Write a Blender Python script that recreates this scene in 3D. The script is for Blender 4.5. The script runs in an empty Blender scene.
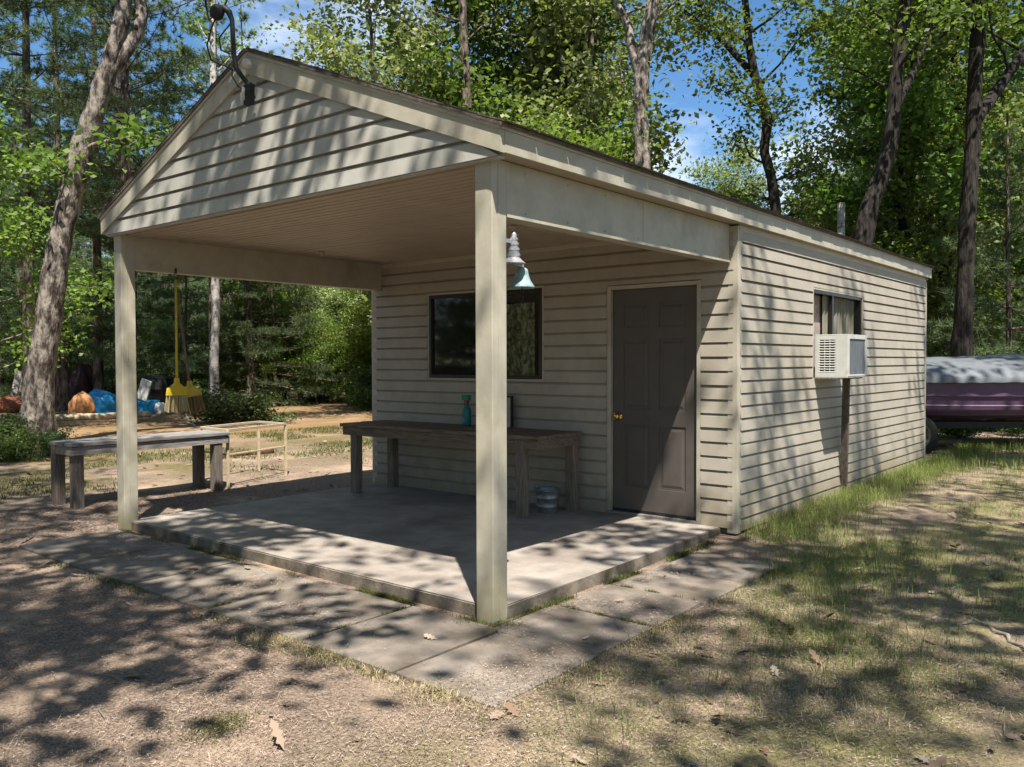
import bpy, bmesh, math, random
import numpy as np
from mathutils import Vector, Matrix
rng = np.random.default_rng(7)
random.seed(7)
sc = bpy.context.scene
col = sc.collection
R = math.radians

# ------------------------------------------------------------------ camera
CX, CY, CZ = 3.051, -3.559, 1.491
YAW, PITCH, ROLL, FPX = 0.6857, -0.026, -0.0026, 848.9
cam = bpy.data.cameras.new("camera"); camo = bpy.data.objects.new("camera", cam); col.objects.link(camo)
F_ = Vector((-math.sin(YAW)*math.cos(PITCH), math.cos(YAW)*math.cos(PITCH), math.sin(PITCH)))
R_ = Vector((math.cos(YAW), math.sin(YAW), 0)); U_ = R_.cross(F_)
R2 = R_*math.cos(ROLL)+U_*math.sin(ROLL); U2 = -R_*math.sin(ROLL)+U_*math.cos(ROLL)
M = Matrix((R2, U2, -F_)).transposed().to_4x4(); M.translation = Vector((CX, CY, CZ))
camo.matrix_world = M
cam.sensor_width = 36; cam.lens = 36*FPX/1024; cam.clip_end = 500; cam.clip_start = 0.05
sc.camera = camo
sc.render.resolution_x, sc.render.resolution_y = 1024, 767
# ------------------------------------------------------------------ light
SUN = Vector((0.40, -0.35, 1.0)).normalized()
w = bpy.data.worlds.new("World"); sc.world = w; w.use_nodes = True
nt = w.node_tree; bg = nt.nodes['Background']
sky = nt.nodes.new('ShaderNodeTexSky'); sky.sky_type = 'NISHITA'; sky.sun_disc = False
sky.sun_elevation = math.asin(SUN.z); sky.sun_rotation = math.atan2(SUN.x, SUN.y)
sky.air_density = 1.0; sky.dust_density = 0.3; sky.ozone_density = 3.0
tc = nt.nodes.new('ShaderNodeTexCoord'); mp = nt.nodes.new('ShaderNodeMapping')
mp.inputs['Scale'].default_value = (1, 1, 2.2); mp.inputs['Location'].default_value = (0.35, 0.2, 0.1)
nz = nt.nodes.new('ShaderNodeTexNoise'); nz.inputs['Scale'].default_value = 2.6; nz.inputs['Detail'].default_value = 7; nz.inputs['Roughness'].default_value = .55
rp = nt.nodes.new('ShaderNodeValToRGB'); rp.color_ramp.elements[0].position = .50; rp.color_ramp.elements[1].position = .66
mx = nt.nodes.new('ShaderNodeMixRGB'); mx.inputs[2].default_value = (7.0, 7.6, 8.6, 1)
L = nt.links.new
L(tc.outputs['Generated'], mp.inputs[0]); L(mp.outputs[0], nz.inputs['Vector']); L(nz.outputs[0], rp.inputs[0])
L(rp.outputs[0], mx.inputs[0]); hs = nt.nodes.new('ShaderNodeHueSaturation'); hs.inputs['Saturation'].default_value = 1.22; L(sky.outputs[0], hs.inputs['Color']); L(hs.outputs[0], mx.inputs[1]); L(mx.outputs[0], bg.inputs[0])
bg.inputs[1].default_value = 0.085
sl = bpy.data.lights.new("sun", 'SUN'); sl.energy = 5.0; sl.angle = R(0.55); sl.color = (1, .945, .85)
so = bpy.data.objects.new("sun", sl); col.objects.link(so)
so.rotation_euler = (-SUN).to_track_quat('-Z', 'Y').to_euler(); so.location = (10, -10, 25)
sc.view_settings.view_transform = 'Standard'; sc.view_settings.look = 'None'
sc.view_settings.exposure = 1.0; sc.view_settings.gamma = 1
sc.render.engine = 'CYCLES'
cy = sc.cycles; cy.max_bounces = 7; cy.diffuse_bounces = 4; cy.glossy_bounces = 3; cy.transmission_bounces = 3
cy.transparent_max_bounces = 6; cy.caustics_reflective = False; cy.caustics_refractive = False
cy.use_denoising = True

# ------------------------------------------------------------------ helpers
def px(x, y, D):
    return Vector((CX, CY, CZ)) + (F_ + R2*((x-512)/FPX) - U2*((y-383.5)/FPX))*D
def tag(o, label=None, cat=None, group=None, kind=None):
    if label: o['label'] = label
    if cat: o['category'] = cat
    if group: o['group'] = group
    if kind: o['kind'] = kind
    return o
def empty(name, loc=(0,0,0), rz=0):
    o = bpy.data.objects.new(name, None); col.objects.link(o); o.location = loc; o.rotation_euler = (0,0,rz); o.empty_display_size = .1
    return o
def obj(name, me, m=None, parent=None):
    o = bpy.data.objects.new(name, me); col.objects.link(o)
    if m: me.materials.append(m)
    if parent: o.parent = parent
    return o
def npmesh(name, V, F, smooth=False):
    V = np.asarray(V, dtype=np.float32); F = np.asarray(F, dtype=np.int32)
    me = bpy.data.meshes.new(name); n = F.shape[1]
    me.vertices.add(len(V)); me.vertices.foreach_set('co', V.ravel())
    me.loops.add(F.size); me.loops.foreach_set('vertex_index', F.ravel())
    me.polygons.add(len(F)); me.polygons.foreach_set('loop_start', np.arange(0, F.size, n, dtype=np.int32))
    me.polygons.foreach_set('loop_total', np.full(len(F), n, dtype=np.int32))
    if smooth: me.polygons.foreach_set('use_smooth', np.ones(len(F), dtype=bool))
    me.update(calc_edges=True); me.validate()
    return me
class MB:
    """collects shapes into one mesh"""
    def __init__(s): s.v = []; s.f = []; s.sm = []
    def add(s, V, F, sm=False):
        b = len(s.v); s.v += [tuple(p) for p in V]; s.f += [tuple(i+b for i in f) for f in F]; s.sm += [sm]*len(F); return s
    def box(s, a, b, bev=0.0, mat=None):
        x0,y0,z0 = [min(a[i],b[i]) for i in range(3)]; x1,y1,z1 = [max(a[i],b[i]) for i in range(3)]
        bm = bmesh.new(); bmesh.ops.create_cube(bm, size=1)
        for v in bm.verts: v.co = Vector((x0+(v.co.x+.5)*(x1-x0), y0+(v.co.y+.5)*(y1-y0), z0+(v.co.z+.5)*(z1-z0)))
        if bev > 0: bmesh.ops.bevel(bm, geom=bm.edges[:], offset=min(bev, .45*min(x1-x0,y1-y0,z1-z0)), segments=2, affect='EDGES', profile=.6)
        if mat is not None: bmesh.ops.transform(bm, matrix=mat, verts=bm.verts)
        bm.verts.index_update()
        s.add([v.co.copy() for v in bm.verts], [[v.index for v in f.verts] for f in bm.faces]); bm.free(); return s
    def beam(s, p, q, wd, th, up=(0,0,1), bev=.003):
        p, q = Vector(p), Vector(q); d = q-p; l = d.length; d.normalize(); u = Vector(up)
        if abs(u.dot(d)) > .98: u = Vector((1,0,0))
        r = d.cross(u).normalized(); u = r.cross(d)
        m = Matrix((r, u, d)).transposed().to_4x4(); m.translation = p
        return s.box((-wd/2,-th/2,0), (wd/2,th/2,l), bev, m)
    def tube(s, pts, rad, seg=8, cap=True):
        V, F = tube(pts, rad, seg, cap); return s.add(V, F, True)
    def lathe(s, prof, c=(0,0,0), seg=24, mat=None):
        V = []; F = []
        for r_, z in prof:
            for k in range(seg):
                a = 2*math.pi*k/seg; p = Vector((r_*math.cos(a), r_*math.sin(a), z))
                if mat is not None: p = mat @ p
                V.append(p+Vector(c))
        n = len(prof)
        for i in range(n-1):
            for k in range(seg): F.append((i*seg+k, i*seg+(k+1)%seg, (i+1)*seg+(k+1)%seg, (i+1)*seg+k))
        return s.add(V, F, True)
    def build(s, name, m, parent=None):
        me = bpy.data.meshes.new(name); me.from_pydata([tuple(v) for v in s.v], [], s.f)
        me.polygons.foreach_set('use_smooth', s.sm); me.update()
        return obj(name, me, m, parent)
def tube(pts, rad, seg=8, cap=True):
    pts = [Vector(p) for p in pts]; n = len(pts); V = []; F = []
    if not hasattr(rad, '__len__'): rad = [rad]*n
    t = (pts[1]-pts[0]).normalized(); u = t.orthogonal().normalized()
    for i in range(n):
        t = (pts[min(i+1,n-1)]-pts[max(i-1,0)]).normalized()
        u = (u-t*u.dot(t)).normalized(); v = t.cross(u)
        for k in range(seg):
            a = 2*math.pi*k/seg; V.append(pts[i]+(u*math.cos(a)+v*math.sin(a))*rad[i])
    for i in range(n-1):
        for k in range(seg): F.append((i*seg+k, i*seg+(k+1)%seg, (i+1)*seg+(k+1)%seg, (i+1)*seg+k))
    if cap: F.append(tuple(range(seg-1,-1,-1))); F.append(tuple((n-1)*seg+k for k in range(seg)))
    return V, F
# smooth pseudo noise in numpy
_ph = rng.uniform(0, 6.28, (24, 3)); _an = rng.uniform(0, 6.28, 24)
def fn(x, y, s=1.0, o=0):
    r = 0; 
    for i in range(6):
        a = _an[(i+o*5) % 24]; k = s*(1+i*.55); p = _ph[(i+o*5) % 24]
        r = r + np.sin((x*np.cos(a)+y*np.sin(a))*k+p[0]+1.3*np.sin((y*np.cos(a)-x*np.sin(a))*k*.7+p[1]))/(1+i*.35)
    return r/3.2
def ss(x, a, b):
    t = np.clip((x-a)/(b-a), 0, 1); return t*t*(3-2*t)
def gh(x, y):
    """ground height"""
    x = np.asarray(x, float); y = np.asarray(y, float)
    h = .016 + .06*ss(y, 1.5, 5)*ss(x, -6, 0) + .05*ss(-x, 4.4, 6.5)
    d = np.hypot(x-1, y+1)
    near = np.clip((np.abs(x+2.1)-2.7), 0, 1)  # calmer close to the cabin
    h = h + fn(x, y, 1.3)*.012 + fn(x, y, .35, 1)*.07*ss(d, 6, 14) + .5*ss(d, 30, 70)
    inside = (x > -4.6) & (x < .9) & (y > -1.1) & (y < 9.3)
    return np.where(inside, np.minimum(h, .018+.06*ss(y, 1.5, 5)), h)

# ------------------------------------------------------------------ materials
def mat(name, c1, c2=None, scale=8, detail=5, rough=.7, bump=.0, bscale=None, stretch=(1,1,1), spec=.3, metal=0.0, c3=None, s3=1.5, t3=(.5,.62), lo=.35, hi=.65, island=0.0, coords='Object'):
    m = bpy.data.materials.new(name); m.use_nodes = True; t = m.node_tree; N = t.nodes; b = N['Principled BSDF']; K = t.links.new
    b.inputs['Roughness'].default_value = rough; b.inputs['Specular IOR Level'].default_value = spec; b.inputs['Metallic'].default_value = metal
    b.inputs['Base Color'].default_value = (*c1, 1)
    tcn = N.new('ShaderNodeTexCoord'); mpn = N.new('ShaderNodeMapping'); mpn.inputs['Scale'].default_value = stretch
    K(tcn.outputs[coords], mpn.inputs[0]); last = None
    if c2:
        n = N.new('ShaderNodeTexNoise'); n.inputs['Scale'].default_value = scale; n.inputs['Detail'].default_value = detail; n.inputs['Roughness'].default_value = .65
        K(mpn.outputs[0], n.inputs['Vector'])
        r = N.new('ShaderNodeValToRGB'); r.color_ramp.elements[0].position = lo; r.color_ramp.elements[1].position = hi
        r.color_ramp.elements[0].color = (*c1, 1); r.color_ramp.elements[1].color = (*c2, 1)
        K(n.outputs[0], r.inputs[0]); last = r.outputs[0]
    if c3:
        n = N.new('ShaderNodeTexNoise'); n.inputs['Scale'].default_value = s3; n.inputs['Detail'].default_value = 6
        K(tcn.outputs[coords], n.inputs['Vector'])
        r = N.new('ShaderNodeValToRGB'); r.color_ramp.elements[0].position = t3[0]; r.color_ramp.elements[1].position = t3[1]
        K(n.outputs[0], r.inputs[0]); x = N.new('ShaderNodeMixRGB'); x.inputs[2].default_value = (*c3, 1)
        K(r.outputs[0], x.inputs[0])
        if last: K(last, x.inputs[1])
        else: x.inputs[1].default_value = (*c1, 1)
        last = x.outputs[0]
    if island:
        g = N.new('ShaderNodeNewGeometry'); h = N.new('ShaderNodeHueSaturation')
        mr = N.new('ShaderNodeMapRange'); mr.inputs[3].default_value = 1-island; mr.inputs[4].default_value = 1+island
        K(g.outputs['Random Per Island'], mr.inputs[0]); K(mr.outputs[0], h.inputs['Value'])
        if last: K(last, h.inputs['Color'])
        else: h.inputs['Color'].default_value = (*c1, 1)
        last = h.outputs[0]
    if last: K(last, b.inputs['Base Color'])
    if bump:
        n = N.new('ShaderNodeTexNoise'); n.inputs['Scale'].default_value = bscale or scale*3; n.inputs['Detail'].default_value = 6
        K(mpn.outputs[0], n.inputs['Vector']); bp = N.new('ShaderNodeBump'); bp.inputs['Strength'].default_value = 1; bp.inputs['Distance'].default_value = bump
        K(n.outputs[0], bp.inputs['Height']); K(bp.outputs[0], b.inputs['Normal'])
    return m
def leafmat(name, c1, c2, trans=.35, vary=.3, hue=.03):
    m = bpy.data.materials.new(name); m.use_nodes = True; t = m.node_tree; N = t.nodes; K = t.links.new
    N.remove(N['Principled BSDF']); out = N['Material Output']
    g = N.new('ShaderNodeNewGeometry'); r = N.new('ShaderNodeValToRGB')
    r.color_ramp.elements[0].color = (*c1, 1); r.color_ramp.elements[1].color = (*c2, 1)
    K(g.outputs['Random Per Island'], r.inputs[0])
    oi = N.new('ShaderNodeObjectInfo'); h = N.new('ShaderNodeHueSaturation')
    a = N.new('ShaderNodeMapRange'); a.inputs[3].default_value = 1-vary; a.inputs[4].default_value = 1+vary
    a2 = N.new('ShaderNodeMapRange'); a2.inputs[3].default_value = .5-hue; a2.inputs[4].default_value = .5+hue
    K(oi.outputs['Random'], a.inputs[0]); K(oi.outputs['Random'], a2.inputs[0]); K(a.outputs[0], h.inputs['Value']); K(a2.outputs[0], h.inputs['Hue'])
    K(r.outputs[0], h.inputs['Color'])
    d = N.new('ShaderNodeBsdfPrincipled'); d.inputs['Roughness'].default_value = .5; d.inputs['Specular IOR Level'].default_value = .3
    tr = N.new('ShaderNodeBsdfTranslucent'); mxs = N.new('ShaderNodeMixShader'); mxs.inputs[0].default_value = trans
    br = N.new('ShaderNodeMixRGB'); br.blend_type = 'MULTIPLY'; br.inputs[0].default_value = 1; br.inputs[2].default_value = (1.3, 1.45, .6, 1)
    K(h.outputs[0], d.inputs['Base Color']); K(h.outputs[0], br.inputs[1]); K(br.outputs[0], tr.inputs['Color'])
    K(d.outputs[0], mxs.inputs[1]); K(tr.outputs[0], mxs.inputs[2]); K(mxs.outputs[0], out.inputs[0])
    return m

m_siding = mat('vinyl siding', (.355,.315,.255), (.43,.388,.322), 3, 6, .55, .0006, 60, c3=(.40,.37,.28), s3=1.3, t3=(.55,.8))
def splash(m, z0, z1, colr):
    t = m.node_tree; N = t.nodes; K = t.links.new; b = N['Principled BSDF']; src = b.inputs['Base Color'].links[0].from_socket
    tc_ = N.new('ShaderNodeTexCoord'); sx = N.new('ShaderNodeSeparateXYZ'); K(tc_.outputs['Object'], sx.inputs[0])
    n = N.new('ShaderNodeTexNoise'); n.inputs['Scale'].default_value = 7; n.inputs['Detail'].default_value = 7; K(tc_.outputs['Object'], n.inputs['Vector'])
    a = N.new('ShaderNodeMath'); a.operation = 'MULTIPLY_ADD'; a.inputs[1].default_value = .7; K(n.outputs[0], a.inputs[0]); K(sx.outputs[2], a.inputs[2])
    r = N.new('ShaderNodeMapRange'); r.inputs[1].default_value = z0+.35; r.inputs[2].default_value = z1+.35; r.inputs[3].default_value = .75; r.inputs[4].default_value = 0; K(a.outputs[0], r.inputs[0])
    x = N.new('ShaderNodeMixRGB'); x.inputs[2].default_value = (*colr, 1); K(r.outputs[0], x.inputs[0]); K(src, x.inputs[1]); K(x.outputs[0], b.inputs['Base Color'])
splash(m_siding, .10, .50, (.24,.20,.13))
m_gable = mat('gable siding', (.40,.38,.33), (.50,.48,.43), 4, 7, .55, .0006, 60, c3=(.36,.36,.32), s3=2.2, t3=(.5,.8))
m_trim = mat('beige trim', (.41,.375,.295), (.50,.46,.37), 5, 7, .45, .0008, 40, c3=(.30,.27,.18), s3=3.0, t3=(.55,.78))
splash(m_trim, .06, .40, (.25,.22,.13))
m_soffit = mat('brown beige ceiling', (.42,.34,.26), (.48,.40,.31), 4, 5, .5, .0004, 50)
m_corn = mat('corner trim', (.45,.405,.32), (.51,.465,.37), 5, 6, .5)
m_shingle = mat('shingles', (.07,.06,.05), (.16,.13,.10), 30, 6, .95, .004, 60)
m_edge = mat('dirty slab edge', (.10,.08,.058), (.24,.20,.16), 6, 8, .95, .004, 60, c3=(.075,.07,.035), s3=4, t3=(.58,.72))
m_conc = mat('porch concrete', (.25,.215,.185), (.37,.325,.285), 3.5, 9, .85, .0025, 90, c3=(.20,.165,.14), s3=2.0, t3=(.52,.72))
m_paver = mat('path concrete', (.165,.138,.115), (.28,.24,.20), 4.5, 9, .92, .003, 80, c3=(.13,.105,.08), s3=2.6, t3=(.45,.65), island=.14)
m_door = mat('taupe door paint', (.092,.079,.070), (.106,.092,.081), 5, 4, .42, .0003, 40, spec=.4)
m_brass = mat('brass', (.75,.5,.12), None, rough=.25, metal=1)
m_black = mat('black metal', (.015,.015,.016), (.03,.03,.03), 20, 3, .5)
m_frame = mat('dark bronze frame', (.018,.015,.013), None, rough=.35, spec=.5)
def glassmat():
    m = bpy.data.materials.new('clear window glass'); m.use_nodes = True; N = m.node_tree.nodes; K = m.node_tree.links.new; N.remove(N['Principled BSDF'])
    t = N.new('ShaderNodeBsdfTransparent'); t.inputs[0].default_value = (.85,.88,.84,1); g = N.new('ShaderNodeBsdfGlossy'); g.inputs['Roughness'].default_value = .02
    f = N.new('ShaderNodeLayerWeight'); p = N.new('ShaderNodeMath'); p.operation = 'POWER'; p.inputs[1].default_value = 4; K(f.outputs['Facing'], p.inputs[0]); q = N.new('ShaderNodeMath'); q.operation = 'MULTIPLY_ADD'; q.inputs[1].default_value = .6; q.inputs[2].default_value = .06; K(p.outputs[0], q.inputs[0]); x = N.new('ShaderNodeMixShader'); K(q.outputs[0], x.inputs[0]); K(t.outputs[0], x.inputs[1]); K(g.outputs[0], x.inputs[2]); K(x.outputs[0], N['Material Output'].inputs[0]); return m
m_clear = glassmat()
m_reflection = mat('painted tree reflection', (.14,.13,.085), (.55,.53,.38), 20, 5, .9, .002, 30, stretch=(1.2,1,.8), lo=.42, hi=.62)  # mottled olive colour painted to imitate trees reflected in the right pane
m_glass = mat('dark window glass', (.012,.013,.014), None, rough=.04, spec=.9)
m_curt = mat('grey olive curtain', (.16,.155,.12), (.24,.23,.18), 4, 5, .9, .002, 30, stretch=(1,1,.15))
m_board = mat('stained board', (.20,.13,.11), (.42,.36,.33), 3, 6, .8)
m_ac = mat('aged white enamel', (.50,.50,.465), (.58,.58,.545), 5, 4, .4, c3=(.38,.35,.29), s3=5, t3=(.62,.8))
m_fin = mat('condenser fins', (.16,.18,.21), (.26,.28,.31), 60, 2, .55, .002, 120, stretch=(1,1,.1), metal=.4)
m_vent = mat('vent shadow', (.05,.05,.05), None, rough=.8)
m_oldwood = mat('weathered grey wood', (.15,.135,.125), (.33,.31,.295), 9, 8, .85, .004, 22, stretch=(8,.7,8), island=.12)
m_legwood = mat('weathered leg wood', (.075,.058,.048), (.20,.17,.145), 9, 8, .85, .004, 22, stretch=(8,8,.7), island=.12)
m_brownwood = mat('stained workbench wood', (.095,.07,.05), (.24,.18,.13), 7, 8, .8, .004, 20, stretch=(.7,8,8), island=.15)
m_brownleg = mat('workbench leg wood', (.11,.09,.07), (.26,.21,.16), 7, 8, .85, .004, 20, stretch=(8,8,.7), island=.15)
m_rust = mat('cream painted metal', (.58,.50,.32), (.42,.32,.2), 20, 5, .7)
m_rackwood = mat('rack tan', (.36,.29,.2), (.5,.42,.3), 12, 6, .8, stretch=(6,1,6))
m_bell = mat('verdigris bell', (.15,.25,.27), (.30,.39,.40), 30, 5, .6, .001, 60)
m_bracket = mat('pale galvanised bracket', (.26,.27,.30), (.5,.5,.52), 60, 4, .5, .003, 90, metal=.3)
m_galv = mat('galvanised steel', (.22,.24,.24), (.38,.41,.41), 14, 5, .45, .001, 40, metal=.7)
m_yellow = mat('yellow plastic', (.72,.52,.03), None, rough=.45)
m_yhandle = mat('yellow handle', (.50,.36,.03), (.62,.46,.05), 10, 3, .5)
m_bristle = mat('tan bristles', (.38,.29,.14), (.52,.42,.24), 80, 4, .9, .006, 150, stretch=(1,1,.08))
m_bristle2 = mat('brown bristles', (.16,.11,.06), (.30,.2,.08), 80, 4, .9, .006, 150, stretch=(1,1,.08))
m_teal = mat('teal plastic', (.02,.20,.21), None, rough=.35)
m_green = mat('green plastic', (.02,.24,.12), None, rough=.4)
m_red = mat('dull red plastic', (.35,.09,.07), None, rough=.5)
m_cream = mat('cream panel', (.50,.47,.38), (.56,.53,.45), 8, 3, .7)
m_bluetarp = mat('blue tarpaulin', (.02,.26,.60), (.04,.40,.78), 3, 3, .4, .01, 12)
m_sack = mat('orange brown sack', (.45,.20,.08), (.62,.32,.14), 4, 4, .85, .01, 20)
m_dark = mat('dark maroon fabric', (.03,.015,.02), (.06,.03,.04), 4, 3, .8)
m_white = mat('white plastic', (.7,.7,.68), None, rough=.5)
m_redbrown = mat('red brown tarp', (.28,.09,.05), (.38,.15,.09), 4, 4, .8)
m_redlog = mat('reddish rotten wood', (.07,.028,.016), (.13,.06,.035), 8, 5, .9)
m_hull = mat('dark purple gelcoat', (.050,.028,.060), (.065,.036,.075), 3, 3, .28, spec=.55, coat=.0) if False else mat('dark purple gelcoat', (.105,.055,.115), (.135,.075,.145), 3, 3, .35, spec=.5)
m_cover = mat('grey blue boat cover', (.12,.133,.148), (.165,.178,.195), 2.5, 6, .5, .003, 5)
m_chrome = mat('pale rub rail', (.5,.45,.45), None, rough=.25, metal=.7)
m_rimdark = mat('dusty wheel rim', (.10,.095,.09), (.2,.19,.18), 14, 4, .6, metal=.3)
m_rubber = mat('tyre rubber', (.02,.02,.02), (.035,.035,.03), 12, 3, .85)
m_bark_d = mat('dark oak bark', (.012,.010,.008), (.05,.041,.034), 7, 9, .95, .05, 10, stretch=(2.5,2.5,.4), lo=.4, hi=.62)
m_bark_l = mat('pale flaky bark', (.05,.038,.03), (.28,.24,.205), 4.5, 9, .95, .05, 9, stretch=(2.0,2.0,.75), lo=.42, hi=.58)
m_bark_p = mat('pine bark', (.05,.035,.03), (.22,.165,.14), 6, 9, .95, .04, 12, stretch=(2.2,2.2,.6), lo=.4, hi=.6)
m_birch = mat('pale birch bark', (.34,.31,.29), (.56,.53,.50), 5, 6, .8, .008, 12, stretch=(1,1,3), c3=(.12,.10,.09), s3=9, t3=(.6,.66))
m_twig = mat('grey dead twig', (.16,.14,.12), (.26,.24,.21), 9, 4, .9)
lf_oak = leafmat('oak leaves', (.06,.10,.025), (.20,.26,.075), .45)
lf_bright = leafmat('bright yellow green leaves', (.10,.15,.03), (.23,.30,.075), .42, .2, .02)
lf_pale = leafmat('pale grey green leaves', (.17,.21,.09), (.36,.40,.20), .35, .2, .02)
lf_pine = leafmat('pine needles', (.065,.105,.055), (.20,.255,.145), .45, .3, .02)
lf_shrub = leafmat('shrub leaves', (.045,.09,.03), (.14,.21,.08), .35, .25, .02)
m_grass = leafmat('green grass blades', (.075,.115,.028), (.26,.29,.09), .3, .0, .0)
def rampisl(name, c1, c2, c3):
    m = bpy.data.materials.new(name); m.use_nodes = True; N = m.node_tree.nodes; K = m.node_tree.links.new; b = N['Principled BSDF']; b.inputs['Roughness'].default_value = .9; b.inputs['Specular IOR Level'].default_value = .15
    g = N.new('ShaderNodeNewGeometry'); r = N.new('ShaderNodeValToRGB'); r.color_ramp.elements[0].color = (*c1, 1); r.color_ramp.elements[1].color = (*c3, 1)
    e = r.color_ramp.elements.new(.5); e.color = (*c2, 1); K(g.outputs['Random Per Island'], r.inputs[0]); K(r.outputs[0], b.inputs['Base Color']); return m
m_dry = rampisl('dry straw', (.10,.08,.04), (.30,.25,.13), (.52,.44,.27))
m_needle = rampisl('fallen pine needles and crumbs', (.05,.033,.023), (.27,.195,.145), (.52,.42,.345))
m_litter = rampisl('fallen brown leaves', (.13,.08,.05), (.25,.175,.12), (.38,.31,.25))
m_moss = leafmat('moss and tiny weeds', (.05,.065,.018), (.15,.15,.045), .2, 0, 0)

# ------------------------------------------------------------------ ground
def ground_material():
    m = bpy.data.materials.new('forest floor'); m.use_nodes = True; t = m.node_tree; N = t.nodes; K = t.links.new; b = N['Principled BSDF']
    b.inputs['Roughness'].default_value = .95; b.inputs['Specular IOR Level'].default_value = .1
    tcn = N.new('ShaderNodeTexCoord')
    def noise(s, d=6, r=.6):
        n = N.new('ShaderNodeTexNoise'); n.inputs['Scale'].default_value = s; n.inputs['Detail'].default_value = d; n.inputs['Roughness'].default_value = r
        K(tcn.outputs['Object'], n.inputs['Vector']); return n.outputs[0]
    def ramp(v, a, bb, c1=(0,0,0), c2=(1,1,1)):
        r = N.new('ShaderNodeValToRGB'); r.color_ramp.elements[0].position = a; r.color_ramp.elements[1].position = bb
        r.color_ramp.elements[0].color = (*c1, 1); r.color_ramp.elements[1].color = (*c2, 1); K(v, r.inputs[0]); return r.outputs[0]
    def mixc(f, a, c, typ='MIX'):
        x = N.new('ShaderNodeMixRGB'); x.blend_type = typ
        if isinstance(f, float): x.inputs[0].default_value = f
        else: K(f, x.inputs[0])
        K(a, x.inputs[1])
        if isinstance(c, tuple): x.inputs[2].default_value = (*c, 1)
        else: K(c, x.inputs[2])
        return x.outputs[0]
    base = ramp(noise(60, 9, .8), .36, .64, (.075,.052,.038), (.42,.32,.25))
    sand = mixc(ramp(noise(1.1, 5), .48, .66), base, (.46,.34,.25))
    # green/yellow turf: right-hand yard and behind the bench
    sx = N.new('ShaderNodeSeparateXYZ'); K(tcn.outputs['Object'], sx.inputs[0])
    def mr(o, a, bb):
        r = N.new('ShaderNodeMapRange'); r.inputs[1].default_value = a; r.inputs[2].default_value = bb; K(o, r.inputs[0]); return r.outputs[0]
    def mul(a, c):
        q = N.new('ShaderNodeMath'); q.operation = 'MULTIPLY'; K(a, q.inputs[0])
        if isinstance(c, float): q.inputs[1].default_value = c
        else: K(c, q.inputs[1])
        return q.outputs[0]
    right = mr(sx.outputs[0], .2, 1.4)
    g1 = mul(ramp(noise(1.6, 6), .38, .6), right)
    c = mixc(mul(g1, .75), sand, ramp(noise(30, 6), .3, .7, (.10,.11,.032), (.34,.31,.125)))
    left = mul(mr(sx.outputs[0], -5.8, -7.5), ramp(noise(.7, 5), .36, .56))
    c = mixc(mul(left, .8), c, ramp(noise(14, 6), .3, .7, (.075,.08,.024), (.21,.155,.07)))
    c = mixc(mul(mr(sx.outputs[0], -9, -13), .55), c, (.30,.175,.085))
    c = mixc(ramp(noise(2.7, 7), .60, .72), c, (.13,.10,.075))
    far = N.new('ShaderNodeVectorMath'); far.operation = 'LENGTH'; K(tcn.outputs['Object'], far.inputs[0])
    c = mixc(mr(far.outputs['Value'], 27, 34), c, (.05,.055,.025))
    K(c, b.inputs['Base Color'])
    bp = N.new('ShaderNodeBump'); bp.inputs['Distance'].default_value = .02; bp.inputs['Strength'].default_value = .9
    K(noise(55, 8, .7), bp.inputs['Height']); K(bp.outputs[0], b.inputs['Normal'])
    return m
m_ground = ground_material()
def ground():
    # one sheet: fine cells near the camera, growing outwards
    a = np.concatenate([-np.geomspace(260, 9, 40), np.linspace(-8.8, 8.8, 177), np.geomspace(9, 260, 40)])
    X, Y = np.meshgrid(a-1, a+2); Z = gh(X, Y)
    n = len(a); V = np.stack([X.ravel(), Y.ravel(), Z.ravel()], 1)
    i = np.arange(n*n).reshape(n, n); F = np.stack([i[:-1,:-1].ravel(), i[:-1,1:].ravel(), i[1:,1:].ravel(), i[1:,:-1].ravel()], 1)
    o = obj('ground', npmesh('ground', V, F, True), m_ground); tag(o, kind='structure')
ground()

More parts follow.
